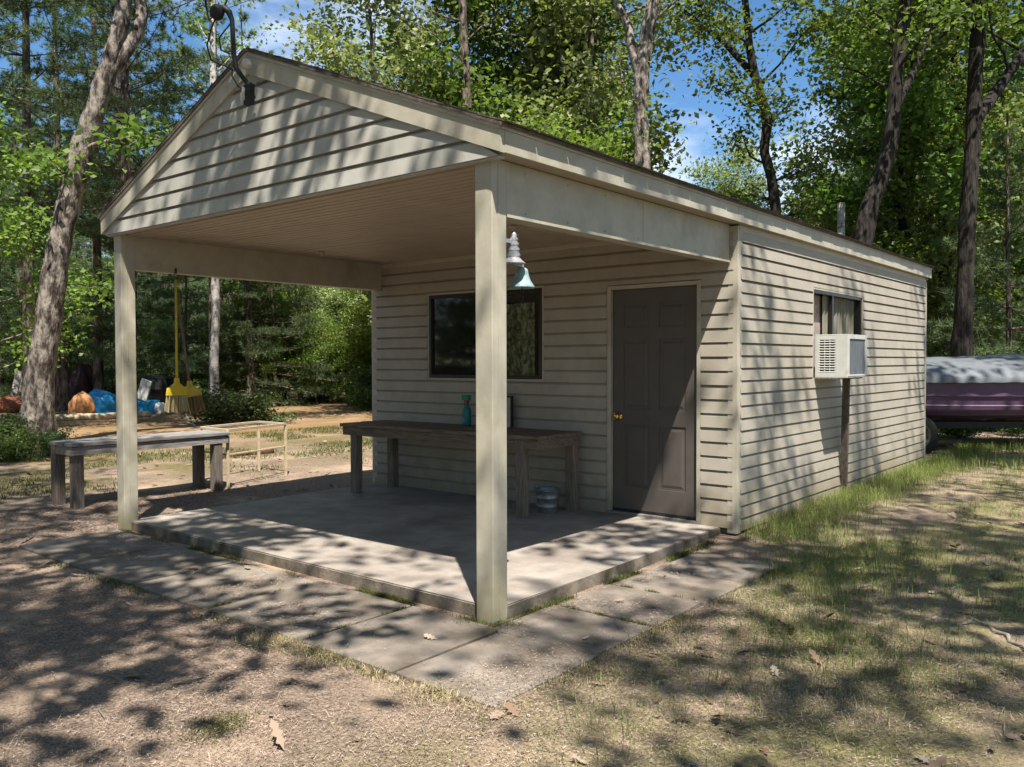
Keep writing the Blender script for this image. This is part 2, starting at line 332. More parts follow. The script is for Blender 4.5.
# ------------------------------------------------------------------ cabin
W = 4.35; YW = 3.03; YB = 9.06; XR = .05; XL = -4.40; RX = -2.2; ZS = .10; ZC = 2.60
cabin = empty('cabin', (0,0,0)); tag(cabin, 'beige vinyl sided cabin with an open gabled front porch', 'cabin')
COURSE = .122
def siding(origin, udir, nrm, z0, z1, ulim, holes=(), course=COURSE, depth=.023, jit=.0012, phase=0):
    """lap siding: sloped courses on the plane origin + u*udir, facing nrm; ulim(z)->(u0,u1); holes (u0,u1,za,zb)"""
    O = Vector(origin); U = Vector(udir); Nn = Vector(nrm); mb = MB()
    zc = z0-phase
    r2 = random.Random(3); hz = {h[3] for h in holes}
    while zc < z1-1e-4:
        a, b = max(zc, z0), min(zc+course, z1)
        cuts = sorted({a, b} | ({zc+course*.80} if a < zc+course*.80 < b else set()) | {z for h in holes for z in (h[2], h[3]) if a < z < b})
        jj = r2.uniform(-jit, jit)
        # profile: narrow dark lip at the bottom, then a nearly flat tilted face
        def off(z):
            t = (z-zc)/course
            return (depth-.007*t/.80 if t < .80 else depth-.007-(t-.80)/.20*depth*.95) + jj
        for lo, hi in zip(cuts[:-1], cuts[1:]):
            zm = (lo+hi)/2; ul, uh = ulim(lo), ulim(hi)
            ivs = [(max(ul[0], -99), ul[1], uh[0], uh[1])]
            for h in holes:
                if h[2] < zm < h[3]:
                    nv = []
                    for (p0,p1,q0,q1) in ivs:
                        if h[1] <= p0 or h[0] >= p1: nv.append((p0,p1,q0,q1)); continue
                        if h[0] > p0: nv.append((p0,h[0],q0,h[0]))
                        if h[1] < p1: nv.append((h[1],p1,h[1],q1))
                    ivs = nv
            for (p0,p1,q0,q1) in ivs:
                if p1-p0 < .004 and q1-q0 < .004: continue
                Pt = lambda u, z, d: O+U*u+Nn*d+Vector((0,0,z))
                dh = off(hi) if hi < b-1e-6 or b < zc+course-1e-6 else depth*.05-.007+jj
                V = [Pt(p0,lo,off(lo)), Pt(p1,lo,off(lo)), Pt(max(q1,q0),hi,dh), Pt(q0,hi,dh), Pt(p0,lo,-.008), Pt(p1,lo,-.008)]
                mb.add(V, [(0,1,2,3), (4,5,1,0)] if lo == a or lo in hz else [(0,1,2,3)])
        sm = getattr(siding, 'seam', None)
        if sm and int(round((z1-zc)/course)) % 2 == 0:
            for u in (r2.uniform(*sm[:2]), r2.uniform(*sm[2:])):
                zt = min(zc+course*.82, z1)
                if any(h[0]-.02 < u < h[1]+.02 and h[2] < zt and h[3] > zc for h in holes): continue
                q = lambda uu, z, d: O+U*uu+Nn*(off(z)+d)+Vector((0,0,z))
                mb.add([q(u,zc,.0016), q(u+.022,zc,.0016), q(u+.022,zt,.0016), q(u,zt,.0016), q(u,zc,-.001), q(u,zt,-.001)], [(0,1,2,3),(4,0,3,5)])
        zc += course
    # backing sheet
    return mb
# back-up wall core so that nothing is paper thin
def wallbox(mb, x0, x1, y0, y1, z0, z1): mb.box((x0,y0,z0), (x1,y1,z1))
DX0, DX1, DZ1 = -1.158, -.305, 2.135
WX0, WX1, WZ0, WZ1 = -3.49, -1.95, 1.315, 2.205
SY0, SY1, SZ0, SZ1 = 4.755, 6.275, 1.32, 2.19
def core(mb, axis, fixed0, fixed1, u0, u1, z0, z1, holes):
    us = sorted({u0, u1} | {h[0] for h in holes} | {h[1] for h in holes}); 
    for a, b in zip(us[:-1], us[1:]):
        zs = [z0]; 
        for h in holes:
            if h[0] <= (a+b)/2 <= h[1]: zs += [max(h[2], z0), h[3]]
        zs.append(z1)
        for c, d in zip(zs[::2], zs[1::2]):
            if d-c < .01: continue
            if axis == 'x': mb.box((a,fixed0,c), (b,fixed1,d))
            else: mb.box((fixed0,a,c), (fixed1,b,d))
front_holes = [(DX0-.045, DX1+.045, ZS-.02, DZ1+.045), (WX0-.02, WX1+.02, WZ0-.02, WZ1+.02)]
mb = siding((0,YW,0), (1,0,0), (0,-1,0), ZS, ZC, lambda z: (XL+.02, XR-.02), front_holes, .119)
core(mb, 'x', YW+.006, YW+.1, XL+.02, XR-.02, ZS, ZC, front_holes)
mb.build('front_wall', m_siding, cabin)
side_holes = [(SY0-.02, SY1+.02, SZ0-.02, SZ1+.02)]
siding.seam = (3.6, 5.6, 6.4, 8.6)
mb = siding((XR,0,0), (0,1,0), (1,0,0), .075, 2.56, lambda z: (YW+.04, YB-.04), side_holes, .1045)
core(mb, 'y', XR-.1, XR-.006, YW+.11, YB-.04, .06, 2.56, side_holes)
mb.build('side_wall', m_siding, cabin)
siding.seam = None
mb = siding((XL,0,0), (0,1,0), (-1,0,0), .09, 2.56, lambda z: (YW+.04, YB-.04))
core(mb, 'y', XL+.006, XL+.1, YW+.11, YB-.04, .06, 2.56, [])
mb.build('far_side_wall', m_siding, cabin)
mb = siding((0,YB,0), (1,0,0), (0,1,0), .075, 2.6, lambda z: (XL, XR))
core(mb, 'x', YB-.1, YB-.006, XL+.1, XR-.1, .06, 2.6, [])
mb.build('back_wall', m_siding, cabin)
# foundation, dark gap under the siding
MB().box((XL+.03,YW+.03,-.2), (XR-.03,YB-.03,.08)).build('foundation', m_conc, cabin)
# corner posts trims
for (x, y, sx, sy) in ((XR, YW, 1, -1), (XL, YW, -1, -1), (XR, YB, 1, 1), (XL, YB, -1, 1)):
    mb = MB(); t = .018
    x1 = x+sx*t; y1 = y+sy*t
    mb.box((x1, y1, .06), (x1-sx*.085, y1-sy*.02, 2.56 if y > YW+1 else 2.598), .002)
    mb.box((x1, y1-sy*.0205, .06), (x1-sx*.02, y1-sy*.085, 2.56), .002)
    mb.build('corner_trim', m_corn, cabin)
# porch floor slab
def slab():
    bm = bmesh.new()
    pts = [(-4.30,.06), (-.02,.06), (-.03,1.2), (-.08,3.02), (-4.36,3.06)]
    dn = [bm.verts.new((x,y,-.06)) for x, y in pts]; up = [bm.verts.new((x,y,ZS)) for x, y in pts]
    n = len(pts); tf = bm.faces.new(up)
    for i in range(n): bm.faces.new((dn[i], dn[(i+1)%n], up[(i+1)%n], up[i]))
    bmesh.ops.bevel(bm, geom=[e for e in tf.edges], offset=.008, segments=2, affect='EDGES')
    bm.normal_update()
    for f in bm.faces: f.material_index = 0 if f.normal.z > .3 else 1
    me = bpy.data.meshes.new('porch_floor'); bm.to_mesh(me); bm.free(); o = obj('porch_floor', me, m_conc, cabin); me.materials.append(m_edge); return o
slab()
# under the door and wall the slab runs into the building
MB().box((DX0-.04, YW-.02, ZS), (DX1+.04, YW+.06, ZS+.022), .004).build('door_sill', m_oldwood, cabin)
# porch posts: square wrapped in metal with a soft seam
P = .125
def post(x0, y0, z0, z1):
    mb = MB(); mb.box((x0, y0, z0), (x0+P, y0+P, z1), .006)
    mb.box((x0+P+.0005, y0+.05, z0+.01), (x0+P+.003, y0+.053, z1-.02)); return mb.build('porch_post', m_trim, cabin)
post(-P, 0, 0, ZC+.0125); post(-W, 0, .02, ZC)
# beams
MB().box((-.115, P+.002, 2.303), (-.003, YW-.022, 2.612), .004).box((-.0028,P+.004,2.300),(.004,YW-.025,2.318),.001).box((-.0028,1.62,2.319), (-.0005,1.66,2.611)).build('side_beam', m_trim, cabin)
nb = MB()
for yy in np.arange(.3, 3, .42):
    for zz in (2.34, 2.57): nb.lathe([(0,.0),(.006,.0),(.006,.002),(0,.003)], (-.0028+.0, yy, zz), 8, Matrix.Rotation(R(90), 3, 'Y'))
tag(nb.build('nail_heads', m_galv, cabin), kind='stuff')
MB().box((-W+.003, P+.002, 2.303), (-W+.115, YW-.022, 2.60), .004).build('side_beam', m_trim, cabin)
MB().box((-W+P, .012, ZC+.005), (-P, .10, ZC+.15), .002).build('front_beam', m_trim, cabin)
# porch ceiling: beadboard strips running along X
mb = MB(); y = .055; 
mb.box((-W+.118, .055, ZC+.008), (-.118, YW-.02, ZC+.02))
while y < YW-.03:
    mb.box((-W+.118, y, ZC-.008+random.uniform(-.0008,.0008)), (-.118, min(y+.067, YW-.018), ZC+.007), .0025); y += .0765
ceiling = mb.build('porch_ceiling', m_soffit, cabin)
for c in ((-3.81,1.83), (-1.31,1.79)):
    MB().lathe([(0,0),(.03,0),(.034,-.008),(.03,-.02),(.016,-.028),(.001,-.05)], (c[0],c[1],ZC-.008), 16).build('ceiling_hook_cap', m_soffit, cabin)
# cove trim where the ceiling meets the wall
MB().box((-W+.12, YW-.04, ZC-.05), (-.12, YW-.0145, ZC-.0085), .004).build('wall_moulding', m_corn, cabin)
# roof ------------------------------------------------------
ZE = 2.752; ZR = 3.672; OX = .12; XE1 = OX; XE0 = -4.435; YF = -.075; YBK = YB+.03
sl_r = (ZR-ZE)/(XE1-RX); sl_l = (ZR-ZE)/(RX-XE0)
def roofz(x): return ZR-(x-RX)*sl_r if x > RX else ZR-(RX-x)*sl_l
def roof():
    mb = MB(); rr = random.Random(5)
    for sgn, xe in ((1, XE1+.022), (-1, XE0-.022)):
        # deck
        ez = roofz(xe)
        n = Vector(((ZR-ez)*sgn, 0, abs(xe-RX))).normalized()
        a = [(RX,YF-.012,ZR), (xe,YF-.012,ez), (xe,YBK+.01,ez), (RX,YBK+.01,ZR)]
        b = [tuple(Vector(p)+n*.02) for p in a]
        mb.add(a+b, [(0,1,2,3),(4,5,6,7),(0,1,5,4),(1,2,6,5),(2,3,7,6),(3,0,4,7)])
        # shingle courses as individual tabs with uneven lower edges
        L_ = (Vector(a[1])-Vector(a[0])); ln = L_.length; d = L_.normalized(); k = 0; s = ln+.012
        while s > 0:
            y = YF-.016-(k%2)*.12
            while y < YBK+.01:
                y0, y1 = max(y, YF-.016), min(y+.30, YBK+.012)
                e = s+rr.uniform(-.004,.006); t0 = max(e-.2, 0)
                if y1-y0 > .02 and e > t0:
                    h0, h1 = .022+.002*(k%3), .029+rr.uniform(0,.004)
                    V = [Vector(a[0])+d*t0+n*h0, Vector(a[0])+d*e+n*h1, Vector(a[0])+d*e+n*(h1-.009), Vector(a[0])+d*t0+n*(h0-.004)]
                    P8 = [Vector((v.x, y0+.002, v.z)) for v in V]+[Vector((v.x, y1-.002, v.z)) for v in V]
                    mb.add(P8, [(0,1,5,4),(1,2,6,5),(2,3,7,6),(0,4,7,3),(0,3,2,1),(4,5,6,7)])
                y += .305
            s -= .14; k += 1
    return mb.build('roof', m_shingle, cabin)
roof()
# rake boards (front and back) and eave fascia
def rake(y0, y1, name):
    mb = MB()
    for sgn, xe in ((1, XE1), (-1, XE0)):
        H = .142; p = [(RX, ZR-.004), (xe, ZE-.004), (xe, ZE-H), (RX, ZR-H-.012)]
        V = [(x, y0, z) for x, z in p]+[(x, y1, z) for x, z in p]
        mb.add(V, [(0,1,2,3),(7,6,5,4),(0,4,5,1),(1,5,6,2),(2,6,7,3),(3,7,4,0)])
        # drip-edge bead on top
        mb.beam((RX, y0-.004, ZR-.012), (xe+.003*sgn, y0-.004, ZE-.012), .010, .022)
    return mb.build(name, m_trim, cabin)
rake(-.070, -.034, 'rake_board'); rake(YB+.020, YB+.038, 'rake_board')
for sgn, x in ((1, XE1), (-1, XE0)):
    mb = MB(); mb.box((x-sgn*.018, -.033, ZE-.140), (x+sgn*.002, YB+.019, ZE-.006), .002)
    mb.box((x+sgn*.0025, -.07, ZE-.022), (x+sgn*.012, YB+.03, ZE+.004), .001)
    # overlapping joints of the bent metal
    yy = 2.9
    while yy < 8: mb.box((x+sgn*.002, yy, ZE-.141), (x+sgn*.0035, yy+.9, ZE-.023)); yy += 1.9+1.1
    mb.build('fascia', m_trim, cabin)
# eave soffit
MB().box((XR-.1 if False else -.003, -.03, 2.614), (XE1-.019, YB+.018, 2.624)).build('eave_soffit', m_soffit, cabin)
MB().box((XE0+.019, -.03, 2.614), (-W+.003, YB+.018, 2.624)).build('eave_soffit', m_soffit, cabin)
MB().box((XR-.006, YW+.02, 2.561), (XR+.014, YB, 2.613), .002).build('frieze_board', m_corn, cabin)
# gable siding
def gl(z):
    zz = z+.135; t = (ZR-zz); return (RX-max(t,0)/sl_l, RX+max(t,0)/sl_r)
def gable(y, nrm, z0=2.60):
    mb = siding((0,y,0), (1,0,0), nrm, z0, ZR-.138, lambda z: (max(gl(z)[0], XE0+.03), min(gl(z)[1], XE1-.03)), course=.120, depth=.026)
    x0, x1 = XE0+.06, XE1-.05; s = 1 if nrm[1] < 0 else -1
    V = []
    for yy in (y+.006*s, y+.03*s): V += [(x0,yy,z0), (x1,yy,z0), (x1,yy,roofz(x1)-.02), (RX,yy,ZR-.02), (x0,yy,roofz(x0)-.02)]
    mb.add(V, [(0,1,2,3,4),(9,8,7,6,5),(0,5,6,1),(1,6,7,2),(2,7,8,3),(3,8,9,4),(4,9,5,0)])
    # bottom channel
    mb.box((XE0+.055, y-.012*s if s>0 else y+.012, z0-.012), (XE1-.03, y+.032*s, z0-.0005), .002)
    return mb.build('gable', m_gable, cabin)
gable(-.030, (0,-1,0)); gable(YB-.02, (0,1,0))
# door -------------------------------------------------------
def door():
    th = .04; y = YW+.02
    mb = MB(); mb.box((DX0,y+.008,ZS+.025), (DX1,y+th,DZ1))
    wd = DX1-DX0; st = .115; mid = .10; z = [ZS+.025, ZS+.025+.22, 0, 0, 0, 0, 0, 0]
    zb = ZS+.025; rows = [(zb+.23, zb+.79), (zb+.93, zb+1.56), (zb+1.67, DZ1-.13)]
    f = lambda a, b: mb.box(a, b, .003)
    f((DX0,y,zb), (DX0+st,y+.010,DZ1)); f((DX1-st,y,zb), (DX1,y+.010,DZ1))
    cx = (DX0+DX1)/2; 
    f((cx-mid/2,y+.0004,zb+.2), (cx+mid/2,y+.012,DZ1-.1))
    prev = zb
    for a, b in rows: 
        f((DX0+st-.001,y,prev), (DX1-st+.001,y+.0098,a)); prev = b
    f((DX0+st-.001,y,prev), (DX1-st+.001,y+.0098,DZ1))
    for a, b in rows:
        for (u0,u1) in ((DX0+st,cx-mid/2), (cx+mid/2,DX1-st)):
            g = .022; s = .022
            o = [(u0+g,a+g),(u1-g,a+g),(u1-g,b-g),(u0+g,b-g)]; i = [(u0+g+s,a+g+s),(u1-g-s,a+g+s),(u1-g-s,b-g-s),(u0+g+s,b-g-s)]
            V = [(q[0],y+.0075,q[1]) for q in o]+[(q[0],y+.002,q[1]) for q in i]
            mb.add(V, [(0,1,5,4),(1,2,6,5),(2,3,7,6),(3,0,4,7),(4,5,6,7)])
    d = mb.build('door', m_door, cabin)
    k = MB(); rt = Matrix.Rotation(R(90), 3, 'X')
    k.lathe([(0,0),(.033,0),(.033,.006),(.014,.012),(.012,.03),(.02,.036),(.028,.048),(.026,.062),(.014,.070),(0,.071)], (DX0+.068,y,.99), 20, Matrix.Rotation(R(90),3,'X'))
    k.build('handle', m_brass, d)
    k = MB(); k.box((DX0+.001,y-.003,.955), (DX0+.022,y+.001,1.02)); k.build('strike_plate', m_brass, d)
    fr = MB(); a = .04
    fr.box((DX0-a-.004,YW-.017,ZS+.0225), (DX0-.004,YW+.06,DZ1+a), .003); fr.box((DX1+.004,YW-.017,ZS+.0225), (DX1+a+.004,YW+.06,DZ1+a), .003)
    fr.box((DX0-.0035,YW-.016,DZ1+.004), (DX1+.0035,YW+.06,DZ1+a-.001), .003); fr.build('frame', m_trim, d)
    for hz_ in (.35, 1.1, 1.9): MB().box((DX1-.004,y-.006,ZS+hz_), (DX1+.006,y+.002,ZS+hz_+.09), .001).build('hinge', m_brass, d)
    s = MB(); s.box((DX0,y-.004,ZS+.023), (DX1,y+.0,ZS+.05), .001); s.build('door_sweep', m_black, d)
door()
# front window -------------------------------------------------
def window_front():
    y = YW
    o = MB(); f = .035
    o.box((WX0,y-.018,WZ0), (WX1,y+.03,WZ0+f), .003); o.box((WX0,y-.018,WZ1-f), (WX1,y+.03,WZ1), .003)
    o.box((WX0,y-.0178,WZ0+f), (WX0+f,y+.03,WZ1-f), .003); o.box((WX1-f,y-.0178,WZ0+f), (WX1,y+.03,WZ1-f), .003)
    cx = (WX0+WX1)/2; o.box((cx-.025,y-.008,WZ0+f), (cx+.025,y+.02,WZ1-f), .003)
    wn = o.build('window', m_frame, cabin)
    MB().box((WX0+f,y+.012,WZ0+f), (cx-.025,y+.016,WZ1-f)).build('pane', m_glass, wn)
    MB().box((cx+.025,y+.004,WZ0+f), (WX1-f,y+.007,WZ1-f)).build('pane', m_clear, wn)
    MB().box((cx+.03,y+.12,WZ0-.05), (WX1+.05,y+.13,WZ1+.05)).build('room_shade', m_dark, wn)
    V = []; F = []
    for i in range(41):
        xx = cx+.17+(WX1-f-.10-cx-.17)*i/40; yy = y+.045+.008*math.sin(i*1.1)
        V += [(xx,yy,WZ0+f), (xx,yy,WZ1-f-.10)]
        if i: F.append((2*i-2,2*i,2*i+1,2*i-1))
    MB().add(V, F, True).build('curtain', m_reflection, wn)  # wavy sheet added behind the clear pane to carry the painted tree reflection
    t = MB(); a = .02
    t.box((WX0-a,y-.014,WZ0-a), (WX0-.0005,y+.02,WZ1+a)); t.box((WX1+.0005,y-.014,WZ0-a), (WX1+a,y+.02,WZ1+a))
    t.box((WX0,y-.0138,WZ1+.0005), (WX1,y+.02,WZ1+a)); t.box((WX0,y-.0138,WZ0-a), (WX1,y+.02,WZ0-.0005)); t.build('trim', m_corn, wn)
window_front()
def window_side():
    x = XR
    o = MB(); f = .03
    o.box((x-.05,SY0,SZ0), (x+.006,SY1,SZ0+f)); o.box((x-.05,SY0,SZ1-f), (x+.006,SY1,SZ1))
    o.box((x-.05,SY0,SZ0+f), (x+.0058,SY0+f,SZ1-f)); o.box((x-.05,SY1-f,SZ0+f), (x+.0058,SY1,SZ1-f))
    cy_ = SY0+.62; o.box((x-.045,cy_-.02,SZ0+f), (x-.005,cy_+.02,SZ1-f))
    wn = o.build('window', m_frame, cabin)
    # curtain folds close behind the opening
    V = []; F = []; n = 60
    for i in range(n+1):
        yy = cy_-.12+(SY1-f-cy_+.12)*i/n; xx = x-.075+.022*math.sin(i*1.15)+.008*math.sin(i*2.7)
        V += [(xx,yy,SZ0+f), (xx,yy,SZ1-f)]
        if i: F.append((2*i-2,2*i,2*i+1,2*i-1))
    c = MB().add(V, F, True).build('curtain', m_curt, wn)
    MB().box((x-.12,SY0+f,SZ0+f), (x-.105,cy_-.02,SZ1-f)).build('inner_board', m_board, wn)
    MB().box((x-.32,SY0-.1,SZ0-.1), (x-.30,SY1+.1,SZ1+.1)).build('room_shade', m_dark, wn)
    t = MB(); a = .028
    t.box((x-.01,SY0-a,SZ0-a), (x+.018,SY0-.0005,SZ1+a),.002); t.box((x-.01,SY1+.0005,SZ0-a), (x+.018,SY1+a,SZ1+a),.002)
    t.box((x-.01,SY0,SZ1+.0005), (x+.0178,SY1,SZ1+a),.002); t.box((x-.01,SY0,SZ0-a), (x+.0178,SY1,SZ0-.0005),.002); t.build('trim', m_corn, wn)
window_side()

# ------------------------------------------------------------------ path of concrete slabs
def path():
    bm_v = MB(); rr = random.Random(2)
    def s(x0,x1,y0,y1):
        bm = bmesh.new(); z = .033+rr.uniform(-.005,.005)-(.02 if y1 > 2.4 else 0)
        tl = [rr.uniform(-.004,.004) for _ in range(4)]
        q = [(x0,y0),(x1,y0),(x1,y1),(x0,y1)]; j = lambda: rr.uniform(-.007,.007)
        q = [(x+j(), y+j()) for x, y in q]
        up = [bm.verts.new((x,y,z+tl[i])) for i,(x,y) in enumerate(q)]; dn = [bm.verts.new((x,y,-.08)) for x,y in q]
        tf = bm.faces.new(up)
        for i in range(4): bm.faces.new((dn[i],dn[(i+1)%4],up[(i+1)%4],up[i]))
        bmesh.ops.bevel(bm, geom=list(tf.edges), offset=.005, segments=1, affect='EDGES')
        bm.verts.index_update(); bm_v.add([v.co.copy() for v in bm.verts], [[v.index for v in f.verts] for f in bm.faces]); bm.free()
    g = .012
    xs = [-4.25,-3.33,-2.42,-1.5,-.6,.1,.74]
    for a, b in zip(xs[:-1], xs[1:]): s(a+g, b-g, -.85, -.045)
    ys = [-.10,.52,1.12,1.72,2.36]
    for a, b in zip(ys[:-1], ys[1:]): s(.05, .72, a+g, b-g)
    tag(bm_v.build('path', m_paver), kind='structure')
path()

# ------------------------------------------------------------------ air conditioner and its prop
def aircon():
    y0, y1, x0, x1, z0, z1 = 4.785, 5.385, XR+.021, .385, 1.325, 1.745
    t = empty('air_conditioner', (x0, y0, z0)); tag(t, 'white window air conditioner sticking out of the side wall', 'air conditioner')
    o = Vector((x0, y0, z0)); D = x1-x0; B = y1-y0; H = z1-z0
    mb = MB()  # casing: top, bottom, side frames
    mb.box((0,0,H-.012), (D,B,H), .003); mb.box((0,0,0), (D,B,.012), .003)
    for yy in (0, B-.012):
        mb.box((0,yy,.0121), (.04,yy+.012,H-.0121), .002); mb.box((D-.115,yy,.0121), (D-.001,yy+.012,H-.0121), .002)
        mb.box((.0401,yy,.0121), (D-.1151,yy+.012,.05)); mb.box((.0401,yy,H-.05), (D-.1151,yy+.012,H-.0121))
    mb.box((D-.02,.0125,.0125), (D+.004,.05,H-.0125), .003); mb.box((D-.02,B-.06,.0125), (D+.004,B-.0125,H-.0125), .003)
    mb.box((D-.02,.051,H-.045), (D+.0035,B-.061,H-.0125), .003); mb.box((D-.02,.051,.0125), (D+.0035,B-.061,.03), .003)
    c = mb.build('casing', m_ac, t)
    for yy in (0.003, B-.010):
        g = MB()
        for k in range(13):
            z = .056+k*(H-.112)/12.5; g.beam((.04,yy+.003,z), (D-.115,yy+.003,z+.0), .014, .007, (0,.5,1), .001)
        for k in range(4):
            x = .045+(D-.165)*k/3; g.box((x-.003,yy-.002,.05), (x+.003,yy+.008,H-.05))
        g.build('side_grille', m_ac, t)
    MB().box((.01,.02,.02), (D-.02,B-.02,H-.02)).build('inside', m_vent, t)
    f = MB(); n = 46
    for k in range(n):
        y = .053+(B-.116)*k/n; f.box((D-.0195,y,.032), (D-.004,y+.004,H-.047))
    f.build('condenser_fins', m_fin, t)
    for ch in t.children: ch.location = (0,0,0)
    MB().box((.0,-.006,-.016), (D-.05,B+.02,-.0005), .003).build('support_board', m_legwood, t)
    p = MB().beam((.085, 5.62, gh(.1,5.6)-.05), (.20, 5.33, 1.305), .04, .07, (1,0,0), .004).build('wooden_prop', m_legwood)
    tag(p, 'grey wooden prop standing under the air conditioner', 'prop')
aircon()

# ------------------------------------------------------------------ bell on the porch post
def bell():
    t = empty('dinner_bell', (-.055, P, 1.95)); tag(t, 'small verdigris bell with pale bracket on the corner porch post', 'bell')
    b = MB()  # ornamental bracket: flat tapered casting with ragged edges, on the post's inner side
    prof = [(0,.300),(.006,.285),(.012,.27),(.009,.262),(.016,.245),(.012,.236),(.019,.215),(.014,.205),(.021,.185),(.017,.175),(.023,.15),(.019,.14),(.027,.12),(.036,.106),(.040,.10),(0,.098)]
    b.lathe([(r_*1.45, .095+(z_-.098)*.80) for r_, z_ in prof], (0.01,.080,0), 10)
    b.box((-.02,.0,.12), (.02,.012,.26), .003); b.beam((.01,.01,.20), (.01,.07,.20), .012, .02)
    b.beam((.01,.075,.10), (.012,.145,.088), .016, .014)
    b.build('bracket', m_bracket, t)
    l = MB(); pr = [(0,.082),(.018,.081),(.026,.074),(.029,.060),(.033,.040),(.040,.020),(.050,.004),(.058,-.008),(.060,-.016),(.056,-.016),(.046,-.002),(.034,.015),(.024,.05),(0,.066)]
    l.lathe(pr, (.012,.14,0), 28); l.lathe([(0,.1),(.006,.098),(.006,.08)], (.012,.14,0), 10); bl = l.build('bell', m_bell, t)
    t.scale = (1.25,1.25,1.2); t.location = (-.045, P+.002, 1.935)
    c = MB().tube([(.012,.14,.03),(.012,.141,-.03),(.016,.145,-.06),(.012,.141,-.09)], [.002,.002,.002,.0025], 6).lathe([(0,-.02),(.009,-.028),(.009,-.036),(0,-.044)], (.012,.141,0), 10).build('clapper', m_black, bl)
bell()

# ------------------------------------------------------------------ cable on the gable peak
def service():
    t = empty('service_cable', (-2.26,-.08,3.45)); tag(t, 'black service cable and weatherhead clamped at the gable peak', 'cable')
    def Q(x, y, D=5.85): return px(x, y, D)-Vector((-2.26,-.08,3.45))
    a = MB().tube([Q(250,86),Q(243,78),Q(236,68),Q(234,55),Q(233,35),Q(232,20),Q(229,12),Q(224,8),Q(219,10)], [.016,.016,.018,.017,.016,.017,.022,.024,.024], 10)
    a.build('mast', m_black, t)
    MB().lathe([(0,.055),(.03,.05),(.048,.025),(.05,0),(.04,-.03),(.02,-.045),(0,-.05)], Q(217,13), 16).build('weatherhead', m_black, t)
    b = MB()
    for k in range(3): b.lathe([(0,.0),(.022,.0),(.032,.012),(.022,.024),(.024,.036),(0,.037)], Q(249,93)+Vector((.012*k,0,-.005-.04*k+.04)), 14)
    b.box(Q(246,95)-Vector((.02,.01,.07)), Q(246,95)+Vector((.06,.03,.07)), .006); b.build('insulator', m_black, t)
    MB().lathe([(0,.035),(.025,.03),(.038,.0),(.03,-.03),(0,-.04)], Q(248,64.5)+Vector((0,-.01,0)), 14).build('cable_clamp', m_cream, t)
    MB().tube([Q(244,88),Q(243,94),Q(245,100)], [.016,.014,.01], 8).build('cable_end', m_cream, t)
    w_ = MB()
    w_.tube([Q(217,14),Q(211,30),Q(207,45),Q(211,60),Q(225,66),Q(233,70)], .006, 6)
    w_.tube([Q(217,14),Q(209,20),Q(206,5),Q(203,-40),Q(190,-160)], .007, 6)
    w_.tube([Q(222,12),Q(227,0),Q(228,-60),Q(225,-200)], .007, 6)
    w_.tube([Q(232,66),Q(232,76),Q(238,86),Q(246,92)], .005, 6)
    w_.tube([Q(230,24),Q(219,38),Q(221,50),Q(230,54)], .006, 6)
    w_.build('wire', m_black, t)
service()

# ------------------------------------------------------------------ wooden tables
def plank_table(name, x0, x1, y0, y1, z0, ztop, along, mt, ml, legs, leg=.09, th=.038, ap=.09, npl=4, inset=.0, rnd=1, label='', cat='table'):
    rr = random.Random(rnd)
    t = empty(name, ((x0+x1)/2, (y0+y1)/2, z0)); o = Vector(t.location); tag(t, label, cat)
    S = lambda x, y, z: (x-o.x, y-o.y, z-o.z)
    mb = MB()
    wd = ((y1-y0) if along == 'x' else (x1-x0))/npl
    for k in range(npl):
        dz = rr.uniform(-.003,.003); e0, e1 = rr.uniform(-.012,.012), rr.uniform(-.012,.012)
        if along == 'x': mb.box(S(x0+e0, y0+k*wd+.003, ztop-th+dz), S(x1+e1, y0+(k+1)*wd-.003, ztop+dz), .004)
        else: mb.box(S(x0+k*wd+.003, y0+e0, ztop-th+dz), S(x0+(k+1)*wd-.003, y1+e1, ztop+dz), .004)
    mb.build('tabletop', mt, t)
    a = ztop-th-.004; m2 = MB(); i = .02
    m2.box(S(x0+i, y0+i, a-ap), S(x1-i, y0+i+.035, a), .003); m2.box(S(x0+i, y1-i-.035, a-ap), S(x1-i, y1-i, a), .003)
    m2.box(S(x0+i, y0+i+.036, a-ap+.002), S(x0+i+.035, y1-i-.036, a-.001), .003); m2.box(S(x1-i-.035, y0+i+.036, a-ap+.002), S(x1-i, y1-i-.036, a-.001), .003)
    m2.build('apron', mt, t)
    for (lx, ly) in legs:
        m3 = MB(); m3.box(S(lx-leg/2, ly-leg/2, z0-.03 if z0 < .09 else z0), S(lx+leg/2, ly+leg/2, a-.001), .005); m3.build('leg', ml, t)
    return t
zb = float(gh(-5.8, .9))
plank_table('bench_table', -6.02, -5.50, .10, 1.86, zb, .70, 'y', m_oldwood, m_legwood, [(-5.60,.20),(-5.93,.16),(-5.58,1.72),(-5.92,1.70)], .10, .036, .085, 3, label='long weathered grey wooden table on the ground left of the porch')
wb = plank_table('workbench', -4.10, -1.43, 2.28, 2.96, ZS, .838, 'x', m_brownwood, m_brownleg, [(-3.93,2.36),(-3.93,2.88),(-1.66,2.34),(-1.50,2.88)], .09, .034, .085, 5, rnd=4, label='dark stained wooden workbench against the wall inside the porch', cat='workbench')
m4 = MB().beam((1.13-.02,-.28,-0.0), (1.10-.02,-.27,.70), .05, .035, (1,0,0)); m4.build('leg_brace', m_brownleg, wb)

